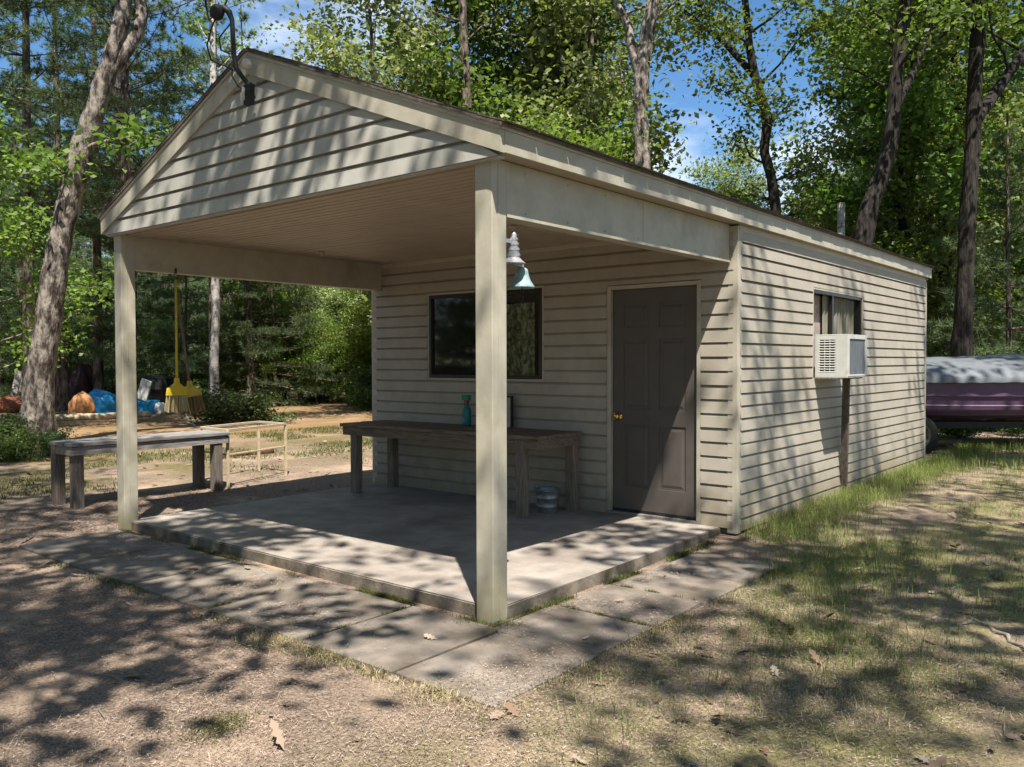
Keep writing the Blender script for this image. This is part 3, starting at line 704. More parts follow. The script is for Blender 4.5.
# metal rack beside the weathered table
def rack():
    x0, y0, x1, y1 = -5.50, 1.98, -5.86, 2.86; z = float(gh(-5.7,2.4))
    t = empty('metal_rack', (-5.9,2.4,z)); tag(t, 'thin cream metal rack with open rails beside the grey table', 'rack')
    A, B_, C_, D_ = [Vector(p) for p in ((-5.57,1.86,0),(-5.87,2.86,0),(-6.46,2.87,0),(-6.16,1.88,0))]
    o = Vector((-5.9,2.4,0)); h = .66
    top = MB(); mid = MB()
    for p, q in ((A,B_),(B_,C_),(C_,D_),(D_,A)):
        top.beam(p-o+Vector((0,0,h)), q-o+Vector((0,0,h)), .032, .030)
    for p, q in ((A,B_),(D_,A)): mid.beam(p-o+Vector((0,0,.38)), q-o+Vector((0,0,.38)), .02, .02)
    top.build('top_frame', m_rackwood, t); mid.build('lower_rail', m_rust, t)
    for p in (A, B_, C_, D_):
        MB().beam(p-o+Vector((0,0,-.05)), p-o+Vector((0,0,h)), .028, .028).build('leg', m_rust, t)
rack()

# bucket under the workbench
def bucket():
    t = empty('bucket', (-1.645, 2.70, ZS)); tag(t, 'small dented galvanised bucket on the porch floor by the workbench leg', 'bucket')
    pr = [(0,.002),(.088,.002),(.092,.008),(.096,.05),(.099,.052),(.101,.058),(.099,.064),(.106,.13),(.109,.132),(.111,.138),(.109,.144),(.114,.200),(.119,.203),(.120,.210),(.116,.214),(.111,.206),(.092,.012),(0,.01)]
    MB().lathe(pr, (0,0,0), 32).build('body', m_galv, t)
    h = [(-.125,0,.185)]+[(-.125*math.cos(a), .09*math.sin(a)-.05, .20+.03*math.sin(a)) for a in np.linspace(.1, 3.04, 12)]+[(.125,0,.185)]
    MB().tube(h, .004, 6).lathe([(0,0),(.02,.004),(.02,.03),(0,.034)], (-.09,-.06,.215), 10).build('handle', m_galv, t)
bucket()
# teal bottle and framed cream box on the workbench
def bench_items():
    z = .84
    t = empty('spray_bottle', (-2.80, 2.86, z)); tag(t, 'teal bottle with green top on the workbench', 'bottle')
    MB().lathe([(0,0),(.043,0),(.046,.01),(.046,.13),(.040,.17),(.018,.205),(.016,.225),(0,.226)], (0,0,0), 20).build('body', m_teal, t)
    MB().box((-.02,-.02,.222), (.02,.02,.255), .006).box((-.03,-.012,.235), (-.022,.012,.19), .003).build('trigger', m_red, t)
    MB().box((-.055,-.022,.256), (.045,.022,.31), .010).build('nozzle', m_green, t)
    MB().tube([(.0,-.047,.02),(.01,-.05,.05),(-.02,-.048,.09)], .010, 8).build('cap', m_bell, t)
    t = empty('cream_box', (-2.45, 2.88, z)); tag(t, 'cream box with black edges standing behind the post on the workbench', 'box')
    MB().box((-.19,-.05,0), (.19,.05,.295), .006).build('box', m_cream, t)
    MB().box((.1905,.025,.002), (.205,.056,.31), .004).box((-.205,.025,.002), (-.1905,.056,.31), .004).box((-.19,.0255,.296), (.19,.055,.309), .003).build('edging', m_black, t)
bench_items()
# brooms
def broom(name, label, hook, foot, w_, col_h, col_head, col_br, dz, yaw=0, hz=.13, bz=.15):
    hk = Vector(hook); ft = Vector(foot); t = empty(name, tuple(hk)); tag(t, label, 'broom', None)
    d = (ft-hk).normalized()
    MB().tube([(0,0,-.02), d*.3, d*.8, ft-hk], [.012,.012,.012,.013], 10).tube([(0,0,.01),(-.012,0,.03),(0,0,.055),(.012,0,.03),(0,0,.01)], .004, 6).build('handle', col_h, t)
    q = d.to_track_quat('-Z', 'Y').to_matrix().to_4x4() @ Matrix.Rotation(yaw, 4, 'Z')
    def slab_(prof, th, name, m):
        mb = MB(); V = []
        for (hw, z, tt) in prof:
            V += [Vector((-hw,-tt,z)), Vector((hw,-tt,z)), Vector((hw,tt,z)), Vector((-hw,tt,z))]
        F = []
        for i in range(len(prof)-1):
            for k in range(4): F.append((i*4+k, i*4+(k+1)%4, i*4+4+(k+1)%4, i*4+4+k))
        F += [(3,2,1,0), tuple(len(V)-4+k for k in range(4))]
        mb.add([q @ v + (ft-hk) for v in V], F); return mb.build(name, m, t)
    slab_([(.016,.02,.016),(.022,-.03,.018),(w_*.28,-.06,.022),(w_*.43,-.075,.022),(w_*.47,-hz,.024)], 0, 'head', col_head)
    # bristles: bundle of tufts
    rr = random.Random(9); mb = MB()
    for k in range(70):
        u = rr.uniform(-.46,.46)*w_; v = rr.uniform(-.018,.018); s = 1.0+.10*rr.random()
        a = Vector((u, v, -hz+.005)); b = Vector((u*1.18*s, v*1.5, -hz-bz-rr.uniform(-.012,.012)+.05*abs(u)))
        V, F = tube([q@a+(ft-hk), q@b+(ft-hk)], [.006,.007], 5); mb.add(V, F)
    mb.build('bristles', col_br, t)
    MB().tube([(0,0,.04),(0,0,.085)], .008, 8).build('hook', m_black, t)
broom('broom', 'yellow broom hanging head down from the left porch beam', (-4.215,.50,2.26), (-4.215,.495,1.33), .20, m_yhandle, m_yellow, m_bristle, 0, R(90), .14, .15)
broom('broom', 'brown headed broom hanging crooked behind the yellow broom', (-4.265,.52,2.25), (-4.32,.68,1.30), .20, m_brownleg, m_yhandle, m_bristle2, 0, R(62), .13, .15)

# ------------------------------------------------------------------ boat on its trailer
def boat():
    c = px(1005, 452, 13.6); t = empty('covered_boat', (c.x, c.y, .20), YAW); tag(t, 'dark purple motor boat under a grey blue cover behind the cabin', 'boat')
    # local x along the hull (to the right), y away from the camera
    Ls = [-2.35,-2.3,-1.9,-1,0,1,2,2.6,3.1,3.5]
    hw = [.80,.90,.98,1.02,1.03,1.0,.85,.62,.34,.04]
    kz = [.42,.36,.34,.33,.33,.34,.38,.48,.64,.9]
    gz = [1.04,1.05,1.05,1.05,1.06,1.08,1.13,1.17,1.2,1.22]
    V = []; F = []; n = 13
    for x, b, k, g in zip(Ls, hw, kz, gz):
        sec = [(0,k),(.5*b,k+.06),(.80*b,k+.13),(.84*b,k+.16),(.90*b,k+.2),(.91*b,k+.23),(.955*b,k+.42),(.975*b,k+.425),(.985*b,g-.10),(1.0*b,g-.09),(1.0*b,g-.03),(1.03*b,g),(.95*b,g+.01)]
        for sx in (-1, 1):
            for (yy, z) in sec: V.append((x, sx*yy, z))
    m = len(Ls)
    for i in range(m-1):
        for s_ in (0, 1):
            for k in range(n-1):
                a = i*2*n+s_*n+k; b = a+2*n
                F.append((a, b, b+1, a+1) if s_ == 0 else (a, a+1, b+1, b))
    F.append(tuple(range(n))[::-1]+tuple(range(n, 2*n)))
    mb = MB(); mb.add(V, F); mb.build('hull', m_hull, t)
    rl = MB()
    for s_ in (-1, 1):
        rl.tube([(x, s_*(b*.945+.006), k+.285) for x, b, k in zip(Ls[:-1], hw, kz)], .010, 6)
    rl.build('rub_rail', m_chrome, t)
    # cover: draped with ribs and sagging folds, reaches over the gunwale
    V = []; F = []; nx, ny = 70, 28; rr = random.Random(1)
    for i in range(nx+1):
        x = -2.42+i/nx*5.9; b = np.interp(x, Ls, hw)*1.05+.03; g = np.interp(x, Ls, gz)
        for j in range(ny+1):
            v = -1+2*j/ny; crown = .30*(1-.12*abs(x-.2)/2.5)*(1-abs(v)**2.2)
            crown *= .985+.02*math.cos(x*3.1)
            edge = abs(v) > .92
            z = g+.02+crown + .004*math.sin(9*x+3*v)+.002*math.sin(17*x-6*v)+.004*math.sin(5*x+11*v)
            if abs(v) > .90: z = g+.02-(abs(v)-.90)*1.1+.004*math.sin(21*x)
            V.append((x, v*b if not edge else math.copysign(b*(.99+.01*math.sin(13*x)), v), z))
    for i in range(nx):
        for j in range(ny):
            a = i*(ny+1)+j; F.append((a, a+ny+1, a+ny+2, a+1))
    mb = MB(); mb.add(V, F, True); mb.build('boat_cover', m_cover, t)
    tr = MB()
    for s_ in (-1, 1): tr.beam((-2.2,s_*.55,.30), (2.3,s_*.55,.30), .07, .1)
    for x in (-1.6,0,1.6): tr.beam((x,-.62,.27), (x,.62,.27), .07, .07)
    tr.beam((2.3,-.55,.30), (4.3,0,.32), .07, .09); tr.beam((2.3,.55,.30), (4.3,0,.32), .07, .09)
    tr.build('trailer_frame', m_black, t)
    for x, s_ in ((-1.86,-1),(-1.86,1)):
        q = Matrix.Rotation(R(90), 3, 'X')
        wl = MB().lathe([(.20,-.09),(.28,-.10),(.325,-.07),(.33,0),(.325,.07),(.28,.10),(.20,.09)], (x, s_*.86, .16), 28, q).build('wheel', m_rubber, t)
        MB().lathe([(.205,-.08),(.2,.09),(.19,.088),(.172,.03),(.165,.028),(.12,.052),(.118,.053),(.06,.05),(.058,.052),(.056,.085),(.05,.09),(.0,.091)], (x, s_*.86, .16), 24, q).build('rim', m_rimdark, wl)
    MB().tube([(3.9,0,.32),(3.9,0,-.18)], .04, 10).build('jack', m_black, t)
boat()

# ------------------------------------------------------------------ things at the edge of the clearing
def blob(name, m, pos, sx, sy, sz, seed, amp=.25, parent=None, sub=4, folds=6):
    bm = bmesh.new(); bmesh.ops.create_icosphere(bm, subdivisions=sub, radius=1)
    r = random.Random(seed); ph = [r.uniform(0,6.28) for _ in range(9)]; rz = r.uniform(0,3)
    for v in bm.verts:
        c = v.co.copy(); a = math.atan2(c.y, c.x)
        k = 1+amp*math.sin(2.1*c.x+ph[0])*math.sin(2.7*c.y+ph[1])+amp*.35*math.sin(folds*a+ph[2]+2*c.z)+amp*.25*math.sin(9*c.x+5*c.z+ph[3])*math.sin(8*c.y+ph[4])
        c = c*k; c.z = max(c.z, -.55)
        v.co = Vector((c.x*sx, c.y*sy, (c.z+.55)*sz))
    me = bpy.data.meshes.new(name); bm.to_mesh(me); bm.free()
    for p in me.polygons: p.use_smooth = True
    o = obj(name, me, m, parent); o.location = pos; return o
def gpt(x, y):
    """where the ray through this picture point meets the ground"""
    d = (F_ + R2*((x-512)/FPX) - U2*((y-383.5)/FPX)); p = Vector((CX,CY,CZ)); D = 1.45/-d.z
    for _ in range(6):
        q = p+d*D; D = (CZ-float(gh(q.x, q.y)))/-d.z
    return p+d*D
g0 = lambda x, y: (lambda q: (q.x, q.y, float(gh(q.x, q.y))-.02))(gpt(x, y))
tag(blob('tarp_heap', m_bluetarp, g0(106,413), .68, .5, .40, 3, .3), 'crumpled bright blue tarp heaped at the far edge of the clearing', 'tarp')
tag(blob('sack', m_sack, g0(82,416), .36, .32, .36, 5, .28), 'orange brown sack slumped left of the blue tarp', 'sack')
tag(blob('cloth_bundle', m_dark, g0(80,408), .42, .4, .85, 8, .22), 'dark maroon bundle standing behind the orange brown sack', 'bundle')
def cooler():
    p = g0(146,413); t = empty('cooler', p, .5); tag(t, 'small blue cooler with raised white lid right of the blue tarp', 'cooler')
    MB().box((-.32,-.2,0), (.32,.2,.38), .03).build('body', m_bluetarp, t)
    MB().beam((.0,-.2,.40), (.18,-.2,.95), .32, .05, (0,1,0), .01).build('lid', m_white, t)
cooler()
tag(blob('white_bag', m_white, g0(158,413), .25, .22, .2, 11, .3), 'small white bag on the ground beside the blue cooler', 'bag')
def barrel():
    p = g0(155,410); t = empty('barrel_grill', p); tag(t, 'black upright barrel behind the brooms at the wood edge', 'barrel')
    MB().lathe([(0,0),(.40,0),(.42,.02),(.42,.30),(.435,.32),(.42,.34),(.42,.62),(.435,.64),(.42,.66),(.42,.95),(.40,.97),(0,.97)], (0,0,0), 28).build('body', m_black, t)
    MB().lathe([(0,.12),(.1,.11),(.3,.06),(.43,0)], (0,0,.97), 28).lathe([(0,.19),(.03,.18),(.03,.12)], (0,0,.97), 10).build('lid', m_black, t)
barrel()
def redtarp():
    o = blob('red_tarp', m_redbrown, g0(4,412), .9, .6, .34, 21, .2); tag(o, 'low red brown tarp heap at the left edge by leaning poles', 'tarp')
redtarp()
for i, (a, b, lab) in enumerate((((9,412),(19,371),'pale bark board leaning left of its neighbour by the big trunk'), ((18,410),(26,368),'pale grey board leaning nearest the big trunk'))):
    q = gpt(*a); D = (q-Vector((CX,CY,CZ))).dot(F_); top = px(b[0], b[1], D+.5)
    base = Vector((q.x, q.y, float(gh(q.x,q.y))-.05)); mb = MB().beam((0,0,0), top-base, .16, .06, (1,0,0), .01)
    o = mb.build('leaning_board', m_birch); o.location = base; tag(o, lab, 'board', 'leaning boards by the wood edge')
# low timber edging and reddish log
def log(name, a, b, r, m, lab, cat='log'):
    A = gpt(*a); B_ = gpt(*b); A.z = float(gh(A.x,A.y))+r*.6; B_.z = float(gh(B_.x,B_.y))+r*.6
    n = 9; pts = [A.lerp(B_, i/(n-1))+Vector((random.uniform(-.02,.02),random.uniform(-.02,.02),random.uniform(-.01,.01))) for i in range(n)]
    o = MB().tube([p-A for p in pts], [r*random.uniform(.9,1.08) for _ in pts], 12).build(name, m); o.location = A; tag(o, lab, cat)
log('fallen_log', (222,458), (272,453), .045, m_redlog, 'reddish brown log lying on the ground behind the metal rack')
log('timber_edging', (56,421), (150,417), .10, m_rackwood, 'tan timber edging lying in front of the blue tarp', 'timber')
log('fallen_stick', (183,412), (194,426), .03, m_birch, 'short pale stick on the ground under the brooms', 'stick')
log('fallen_stick', (972,618), (1040,660), .012, m_twig, 'pale bare stick on the grass at the lower right edge', 'stick')
log('fallen_stick', (948,590), (1003,572), .006, m_twig, 'thin twig on the grass above the pale bare stick', 'stick')

# ------------------------------------------------------------------ trees
def unit(v): return v/np.maximum(np.linalg.norm(v, axis=-1, keepdims=True), 1e-9)
def leafquads(C, size, r, aspect=.6, flat=.5):
    """folded rhombus leaf at each centre"""
    n = len(C); d = unit(r.normal(size=(n,3))*[1,1,.6]); up = unit(r.normal(size=(n,3))*(1-flat)+[0,0,flat]); s = unit(np.cross(d, up))
    sz = size*r.uniform(.65,1.25,(n,1)); u = np.cross(s, d)
    a = C-d*sz*.5; b = C+s*sz*aspect*.5+u*sz*.08; c = C+d*sz*.5; e = C-s*sz*aspect*.5+u*sz*.08
    V = np.stack([a,b,c,e], 1).reshape(-1,3); F = np.arange(4*n).reshape(n,4); return V, F
def needles(C, Dr, r, k=12, ln=.16, wd=.015, spread=.8):
    n = len(C); C = np.repeat(C, k, 0); Dr = np.repeat(Dr, k, 0)
    d = unit(Dr*(1-spread*.4)+r.normal(size=C.shape)*spread); l = ln*r.uniform(.6,1.15,(len(C),1)); s = unit(np.cross(d, r.normal(size=C.shape)))*wd
    V = np.stack([C-s*.5, C+s*.5, C+d*l], 1).reshape(-1,3); F = np.arange(3*len(C)).reshape(-1,3); return V, F
def resample(pts, t):
    pts = np.asarray(pts, float); seg = np.linalg.norm(np.diff(pts, axis=0), axis=1); c = np.concatenate([[0], np.cumsum(seg)]); c /= c[-1]
    return np.array([np.interp(t, c, pts[:,i]) for i in range(3)])
class TB:
    def __init__(s, seed): s.mb = MB(); s.tips = []; s.dirs = []; s.r = np.random.default_rng(seed)
    def wander(s, p, d, L_, n, wob, lift=0.0):
        pts = [p]; d = d/np.linalg.norm(d)
        for i in range(n):
            d = d+s.r.normal(size=3)*wob; d[2] += lift; d = d/np.linalg.norm(d); pts.append(pts[-1]+d*L_/n)
        return pts
    def limb(s, p, d, L_, rad, sub=5, sublen=.45, lift=.02, wob=.16, tipstep=.30, seg=6, t0=.35):
        pts = s.wander(p, d, L_, 6, wob, lift)
        s.mb.tube(pts, list(np.linspace(rad, rad*.18, 7)), seg, False)
        for k in range(sub):
            t = t0+(1-t0)*(k+s.r.uniform(0,1))/sub; q = resample(pts, t)
            base = np.array(pts[-1])-np.array(pts[0]); dd = unit(base)+s.r.normal(size=3)*.65; dd[2] = dd[2]*.6+.12
            l2 = L_*sublen*(1.15-.5*t)*s.r.uniform(.7,1.2)
            q2 = s.wander(q, dd, l2, 4, .25, lift); s.mb.tube(q2, list(np.linspace(rad*.35*(1.1-t), .006, 5)), 4, False)
            for tt in np.arange(.25, 1.01, tipstep/max(l2,.3)):
                s.tips.append(resample(q2, min(tt,1))); s.dirs.append(unit(np.array(q2[-1])-np.array(q2[0])))
        for tt in np.arange(.55, 1.01, tipstep/L_): s.tips.append(resample(pts, min(tt,1))); s.dirs.append(unit(np.array(pts[-1])-np.array(pts[0])))
        return pts
    def leaves(s, per, spread, size, **k):
        T = np.array(s.tips); C = np.repeat(T, per, 0); C = C+s.r.normal(size=C.shape)*spread*np.array([1,1,.55]); return leafquads(C, size, s.r, **k)
def bend(base, H, n, wob, r, lean=(0,0)):
    pts = []; o = np.zeros(2); d = np.array(lean, float)
    for i in range(n+1):
        pts.append(np.array([base[0]+o[0], base[1]+o[1], base[2]+H*i/n])); d = d*.9+np.array(lean)*.1+r.normal(size=2)*wob; o = o+d*H/n
    return pts
def flare(n, r0, r1, fl=1.5):
    a = list(np.linspace(r0, r1, n)); a[0] *= fl; return a
def make_broad(seed, H=12, r0=.17, first=.35, nl=16, Lm=3.2, per=30, size=.15, spread=.30, wob=.04, lean=(0,0), up=.45):
    b = TB(seed); tr = bend((0,0,-.1), H*.92, 9, wob, b.r, lean); b.mb.tube(tr, flare(10, r0, r0*.2), 10, False)
    for k in range(nl):
        t = first+(1-first)*(k+.3)/nl; p = resample(tr, t); az = k*2.4+b.r.uniform(-.5,.5); el = up+.9*(t-first)
        L_ = Lm*(1-.55*abs((t-first)/(1-first)-.35))*b.r.uniform(.7,1.15)
        b.limb(p, np.array([math.cos(az), math.sin(az), el]), L_, r0*.42*(1.15-t), lift=.02)
    V, F = b.leaves(per, spread, size); return b, V, F
def make_pine(seed, H=15, r0=.16, first=.12, Lm=2.6, dens=1.0, k=11, whorl=.62):
    b = TB(seed); tr = bend((0,0,-.1), H, 10, .006, b.r); b.mb.tube(tr, flare(11, r0, .02, 1.3), 9, False)
    C = []; D = []
    z = first*H
    while z < H*.985:
        f = z/H; L0 = Lm*((1-f)**.75)*(.75+.5*min(1, (f-first)/.2+.2))
        nb = b.r.integers(3,6)
        for j in range(nb):
            if b.r.uniform() < .12: continue
            az = b.r.uniform(0, 6.28); L_ = max(L0*b.r.uniform(.6,1.15), .25); p = resample(tr, f)
            el = -.12+.75*f**2; pts = b.wander(p, np.array([math.cos(az), math.sin(az), el]), L_, 5, .08, .035)
            b.mb.tube(pts, list(np.linspace(.028*(1.2-f), .006, 6)), 4, False)
            m = int(L_*9*dens)+3
            for q in range(m):
                t = .22+.78*b.r.uniform()**.8; c = resample(pts, t); side = np.array([-math.sin(az), math.cos(az), 0])
                off = side*b.r.normal()*.30*L_*.55*(1.05-t*.6)+np.array([0,0,b.r.normal()*.05+.03]); C.append(c+off)
                D.append(unit(np.array([math.cos(az), math.sin(az), .35])+side*np.sign(off@side)*.7))
        z += whorl*b.r.uniform(.75,1.25)
    V, F = needles(np.array(C), np.array(D), b.r, k); return b, V, F
def meshes(kind, gen, m_leaf, m_bark, name):
    b, V, F = gen
    me = npmesh(name+'_crown', V, F); me.materials.append(m_leaf)
    bk = bpy.data.meshes.new(name+'_trunk'); bk.from_pydata([tuple(map(float, v)) for v in b.mb.v], [], b.mb.f); bk.polygons.foreach_set('use_smooth', b.mb.sm); bk.materials.append(m_bark); bk.update()
    return dict(name=name, crown=me, trunk=bk)
KIND = {}
for i, sd in enumerate((11, 12, 13)):
    KIND['oak%d'%i] = meshes('oak', make_broad(sd, 12, .17, .26, 21, 3.4, 40, .17, .34), lf_oak, m_bark_d, 'oak_tree')
for i, sd in enumerate((21, 22)):
    KIND['pale%d'%i] = meshes('pale', make_broad(sd, 11, .13, .16, 22, 2.8, 40, .15, .36), lf_pale, m_bark_l, 'pale_tree')
for i, sd in enumerate((31, 32)):
    KIND['young%d'%i] = meshes('young', make_broad(sd, 5, .05, .12, 18, 1.8, 38, .10, .24, .05, up=.25), lf_bright, m_bark_l, 'young_tree')
for i, sd in enumerate((41, 42, 43)):
    KIND['pine%d'%i] = meshes('pine', make_pine(sd, 15, .14, .05, 2.9, 2.0, 16, .62), lf_pine, m_bark_p, 'pine_tree')
KIND['highpine'] = meshes('pine', make_pine(45, 16, .15, .32, 3.2, 2.6, 17, .55), lf_pine, m_bark_p, 'pine_tree')
KIND['smallpine'] = meshes('pine', make_pine(47, 6, .06, .04, 1.9, 2.6, 17, .38), lf_pine, m_bark_p, 'pine_tree')
def make_shrub(seed, h=1.2, w_=1.2, n=26, per=26, size=.085):
    b = TB(seed)
    for k in range(n):
        az = b.r.uniform(0,6.28); b.limb(np.array([b.r.normal()*.06*w_, b.r.normal()*.06*w_, -.05]), np.array([math.cos(az)*w_, math.sin(az)*w_, h*b.r.uniform(.5,1.4)]), (h+w_)*.42*b.r.uniform(.6,1.1), .012, 3, .5, 0, .16, .2, 4, .3)
    V, F = b.leaves(per, .12, size); return b, V, F
KIND['shade'] = meshes('oak', make_broad(61, 13.5, .22, .46, 20, 4.9, 15, .19, .30, .03, up=.5), lf_oak, m_bark_d, 'oak_tree')
KIND['shade1'] = meshes('oak', make_broad(62, 13, .20, .48, 19, 4.6, 15, .19, .30, .03, up=.5), lf_oak, m_bark_d, 'oak_tree')
for i, sd in enumerate((51, 52, 53)):
    KIND['shrub%d'%i] = meshes('shrub', make_shrub(sd, 1.1+.3*i, 1.3, 24, 20), lf_shrub if i != 1 else lf_oak, m_twig, 'shrub')
def plant(kind, x, y, s=1.0, rz=None, label=None, cat='tree', group=None, sx=None):
    k = KIND[kind]; z = float(gh(x, y))
    t = empty(k['name'], (x, y, z), random.uniform(0,6.28) if rz is None else rz)
    t.scale = (s*(sx or 1), s*(sx or 1), s); tag(t, label, cat, group)
    for nm in ('trunk', 'crown'):
        nn = 'stems' if (nm == 'trunk' and 'shrub' in kind) else ('foliage' if 'shrub' in kind else nm)
        o = bpy.data.objects.new(nn, k[nm]); col.objects.link(o); o.parent = t
    return t
# --- trees one can tell apart, with their own trunks
def own_tree(name, path, rads, forks, D, m_bark, m_leaf, label, limbs=14, first=.5, Lm=2.6, per=26, size=.13, spread=.3, seed=1, needle=False, lowlimbs=(), up=.4):
    """path: picture points at distance D, from the ground up; it goes on above the frame"""
    P0 = [np.array(px(x, y, D)) for x, y in path]; g = np.array([P0[0][0], P0[0][1], float(gh(P0[0][0], P0[0][1]))-.1])
    if P0[0][2] > g[2]+.4: P0 = [g, g*.5+P0[0]*.5]+P0; rads = [rads[0]*1.35, rads[0]*1.08]+list(rads)
    else: P0[0] = g
    b = TB(seed); base = P0[0].copy(); base[2] += .1; tr = [p-base for p in P0]
    # smooth and roughen
    n = 60; tt = np.linspace(0,1,n); pts = [resample(tr, t) for t in tt]
    seg = np.concatenate([[0], np.cumsum([np.linalg.norm(tr[i+1]-tr[i]) for i in range(len(tr)-1)])]); rr = [float(np.interp(t*seg[-1], seg, rads))*b.r.uniform(.93,1.08) for t in tt]
    V, F = tube(pts, rr, 22, False); ph = b.r.uniform(0, 6.28, 4)
    V = [v+(v-Vector(pts[i//22])).normalized()*rr[i//22]*(.07*math.sin(3*(i%22)/22*6.28+ph[0]+(i//22)*.5)+.05*math.sin(7*(i%22)/22*6.28+ph[1]+(i//22)*1.7)+b.r.normal()*.02) for i, v in enumerate(V)]
    b.mb.add(V, F, True)
    stems = [(pts, rads[-1])]
    for fp, fr, fD in forks:
        q = [np.array(px(x, y, D+fD*i/(len(fp)-1)))-base for i, (x, y) in enumerate(fp)]; b.mb.tube(q, fr, 10, False); stems.append((q, fr[-1]))
    for (fx, fy, tx, ty, r_, dD) in lowlimbs:
        a = np.array(px(fx, fy, D))-base; e = np.array(px(tx, ty, D+dD))-base; b.limb(a, e-a, float(np.linalg.norm(e-a)), r_, 4, .4, .0, .1)
    for si, (q, rl) in enumerate(stems):
        m = limbs if si == 0 else max(limbs//2, 3)
        for k in range(m):
            t = first+(1-first)*(k+.5)/m if si == 0 else .4+.6*(k+.5)/m; p = resample(q, t); az = k*2.4+seed+si; L_ = Lm*b.r.uniform(.6,1.15)
            b.limb(p, np.array([math.cos(az), math.sin(az), up+.4*t]), L_, max(rl*.35,.03), 5)
    if needle:
        T = np.repeat(np.array(b.tips), 3, 0)+b.r.normal(size=(len(b.tips)*3,3))*spread*.6; V, F = needles(T, np.repeat(np.array(b.dirs), 3, 0), b.r, 12)
    else: V, F = b.leaves(per, spread, size)
    t = empty(name, tuple(base)); tag(t, label, 'tree')
    obj('trunk', meshes('x', (b, V, F), m_leaf, m_bark, name)['trunk'], None, t); obj('crown', npmesh('crown', V, F), m_leaf, t)
    return t
own_tree('oak_tree', [(36,443),(40,380),(49,310),(60,245),(70,195),(81,150),(96,110),(110,62),(121,22),(128,-30),(135,-120),(150,-220)], [.32,.235,.205,.19,.185,.18,.165,.15,.13,.12,.10,.07],
    [([(100,95),(113,70),(126,50),(138,32),(143,10),(133,-20),(140,-90)], [.06,.12,.12,.115,.11,.10,.06], .3)], 14.9, m_bark_l, lf_oak, 'big leaning tree with pale flaky forked trunk left of the porch', 12, .88, 3.0, 22, .15, seed=3,
    lowlimbs=[(82,150,140,112,.05,-.8),(76,190,58,150,.04,-.5)])
own_tree('pine_tree', [(467,110),(465,60),(462,0),(460,-60),(458,-140)], [.11,.10,.09,.08,.05], [], 20, m_bark_p, lf_pale, 'slender straight pinkish trunk rising behind the left roof slope', 10, .62, 1.9, 9, .12, seed=5)
own_tree('oak_tree', [(643,165),(640,120),(641,80),(646,40),(652,8),(662,-40),(668,-120)], [.15,.145,.14,.13,.12,.10,.06], [([(640,72),(632,50),(628,25),(615,0),(600,-50)], [.12,.09,.08,.06,.04], .5)], 16, m_bark_l, lf_pale, 'grey brown trunk with narrow fork behind the middle of the roof', 9, .72, 2.0, 14, .12, seed=6,
    lowlimbs=[(628,95,596,55,.03,.5)])
own_tree('oak_tree', [(776,215),(772,180),(764,150),(768,120),(758,90),(750,50),(746,10),(738,-50)], [.11,.105,.10,.095,.09,.08,.07,.05], [([(762,85),(742,62),(722,40),(700,24),(680,8),(660,-30)], [.08,.07,.06,.05,.04,.03], 1)], 18, m_bark_d, lf_oak, 'crooked dark oak with long left limb behind the roof', 15, .42, 1.9, 26, .12, .26, seed=8)
own_tree('oak_tree', [(862,246),(868,212),(880,180),(889,150),(893,115),(897,70),(903,20),(912,-50),(915,-120)], [.15,.14,.135,.13,.12,.11,.10,.09,.06], [([(893,112),(912,75),(925,45),(940,0)], [.08,.06,.05,.03], .6)], 14.5, m_bark_d, lf_oak, 'dark oak trunk leaning right above the far end of the roof', 13, .62, 2.6, 26, .12, seed=9)
own_tree('oak_tree', [(962,360),(964,300),(967,240),(970,180),(974,120),(976,60),(979,0),(984,-80),(985,-150)], [.19,.145,.14,.135,.135,.13,.12,.10,.07], [([(976,118),(988,104),(1003,82),(1022,55),(1045,10)], [.12,.11,.10,.09,.07], .6)], 16, m_bark_d, lf_oak, 'tall dark forked oak trunk behind the covered boat', 12, .72, 2.8, 24, .13, seed=10)
own_tree('birch_tree', [(215,416),(214,370),(216,320),(215,285),(214,200),(213,60),(213,-40)], [.13,.115,.11,.105,.10,.08,.04], [], 23.3, m_birch, lf_bright, 'straight pale trunk at the wood edge right of the brooms', 8, .55, 1.8, 12, .12, seed=12)

# the rest of the wood -----------------------------------------------------
def dirpx(x, D, y=361): p = px(x, y, D); return p.x, p.y
spots = []
def free(x, y, dmin):
    return all((x-a)**2+(y-b)**2 > dmin**2 for a, b in spots)
G_P = 'pines of the wood around the clearing'; G_O = 'broad leaved trees of the wood'; G_Y = 'young bright trees of the wood'; G_S = 'shrubs under the wood'
LB = {'pine': 'dark green pine standing in the thick wood round the clearing', 'oak': 'leafy broad leaved tree standing in the wood behind', 'pale': 'pale grey green leafy tree in the wood behind', 'young': 'young bright green leafy tree under the wood', 'shrub': 'low green shrub growing under the trees of the wood', 'smallpine': 'small bushy pine growing at the foot of the wood'}
WOOD = []
def put(kind, x, y, s, g=None, sx=None):
    spots.append((x, y)); base = kind.rstrip('0123456789')
    g = g or {'pine': G_P, 'smallpine': 'small pines at the foot of the wood', 'oak': G_O, 'pale': 'pale leafy trees of the wood', 'young': G_Y, 'shrub': G_S}[base]
    t = plant(kind, x, y, s, None, LB[base], 'shrub' if base == 'shrub' else 'tree', g, sx)
    v = Vector((x-CX, y-CY, 0)); D = v.dot(F_); WOOD.append((base, 512+FPX*v.dot(R_)/D, D, t)); return t
rr = random.Random(21)
n = 0; tries = 0
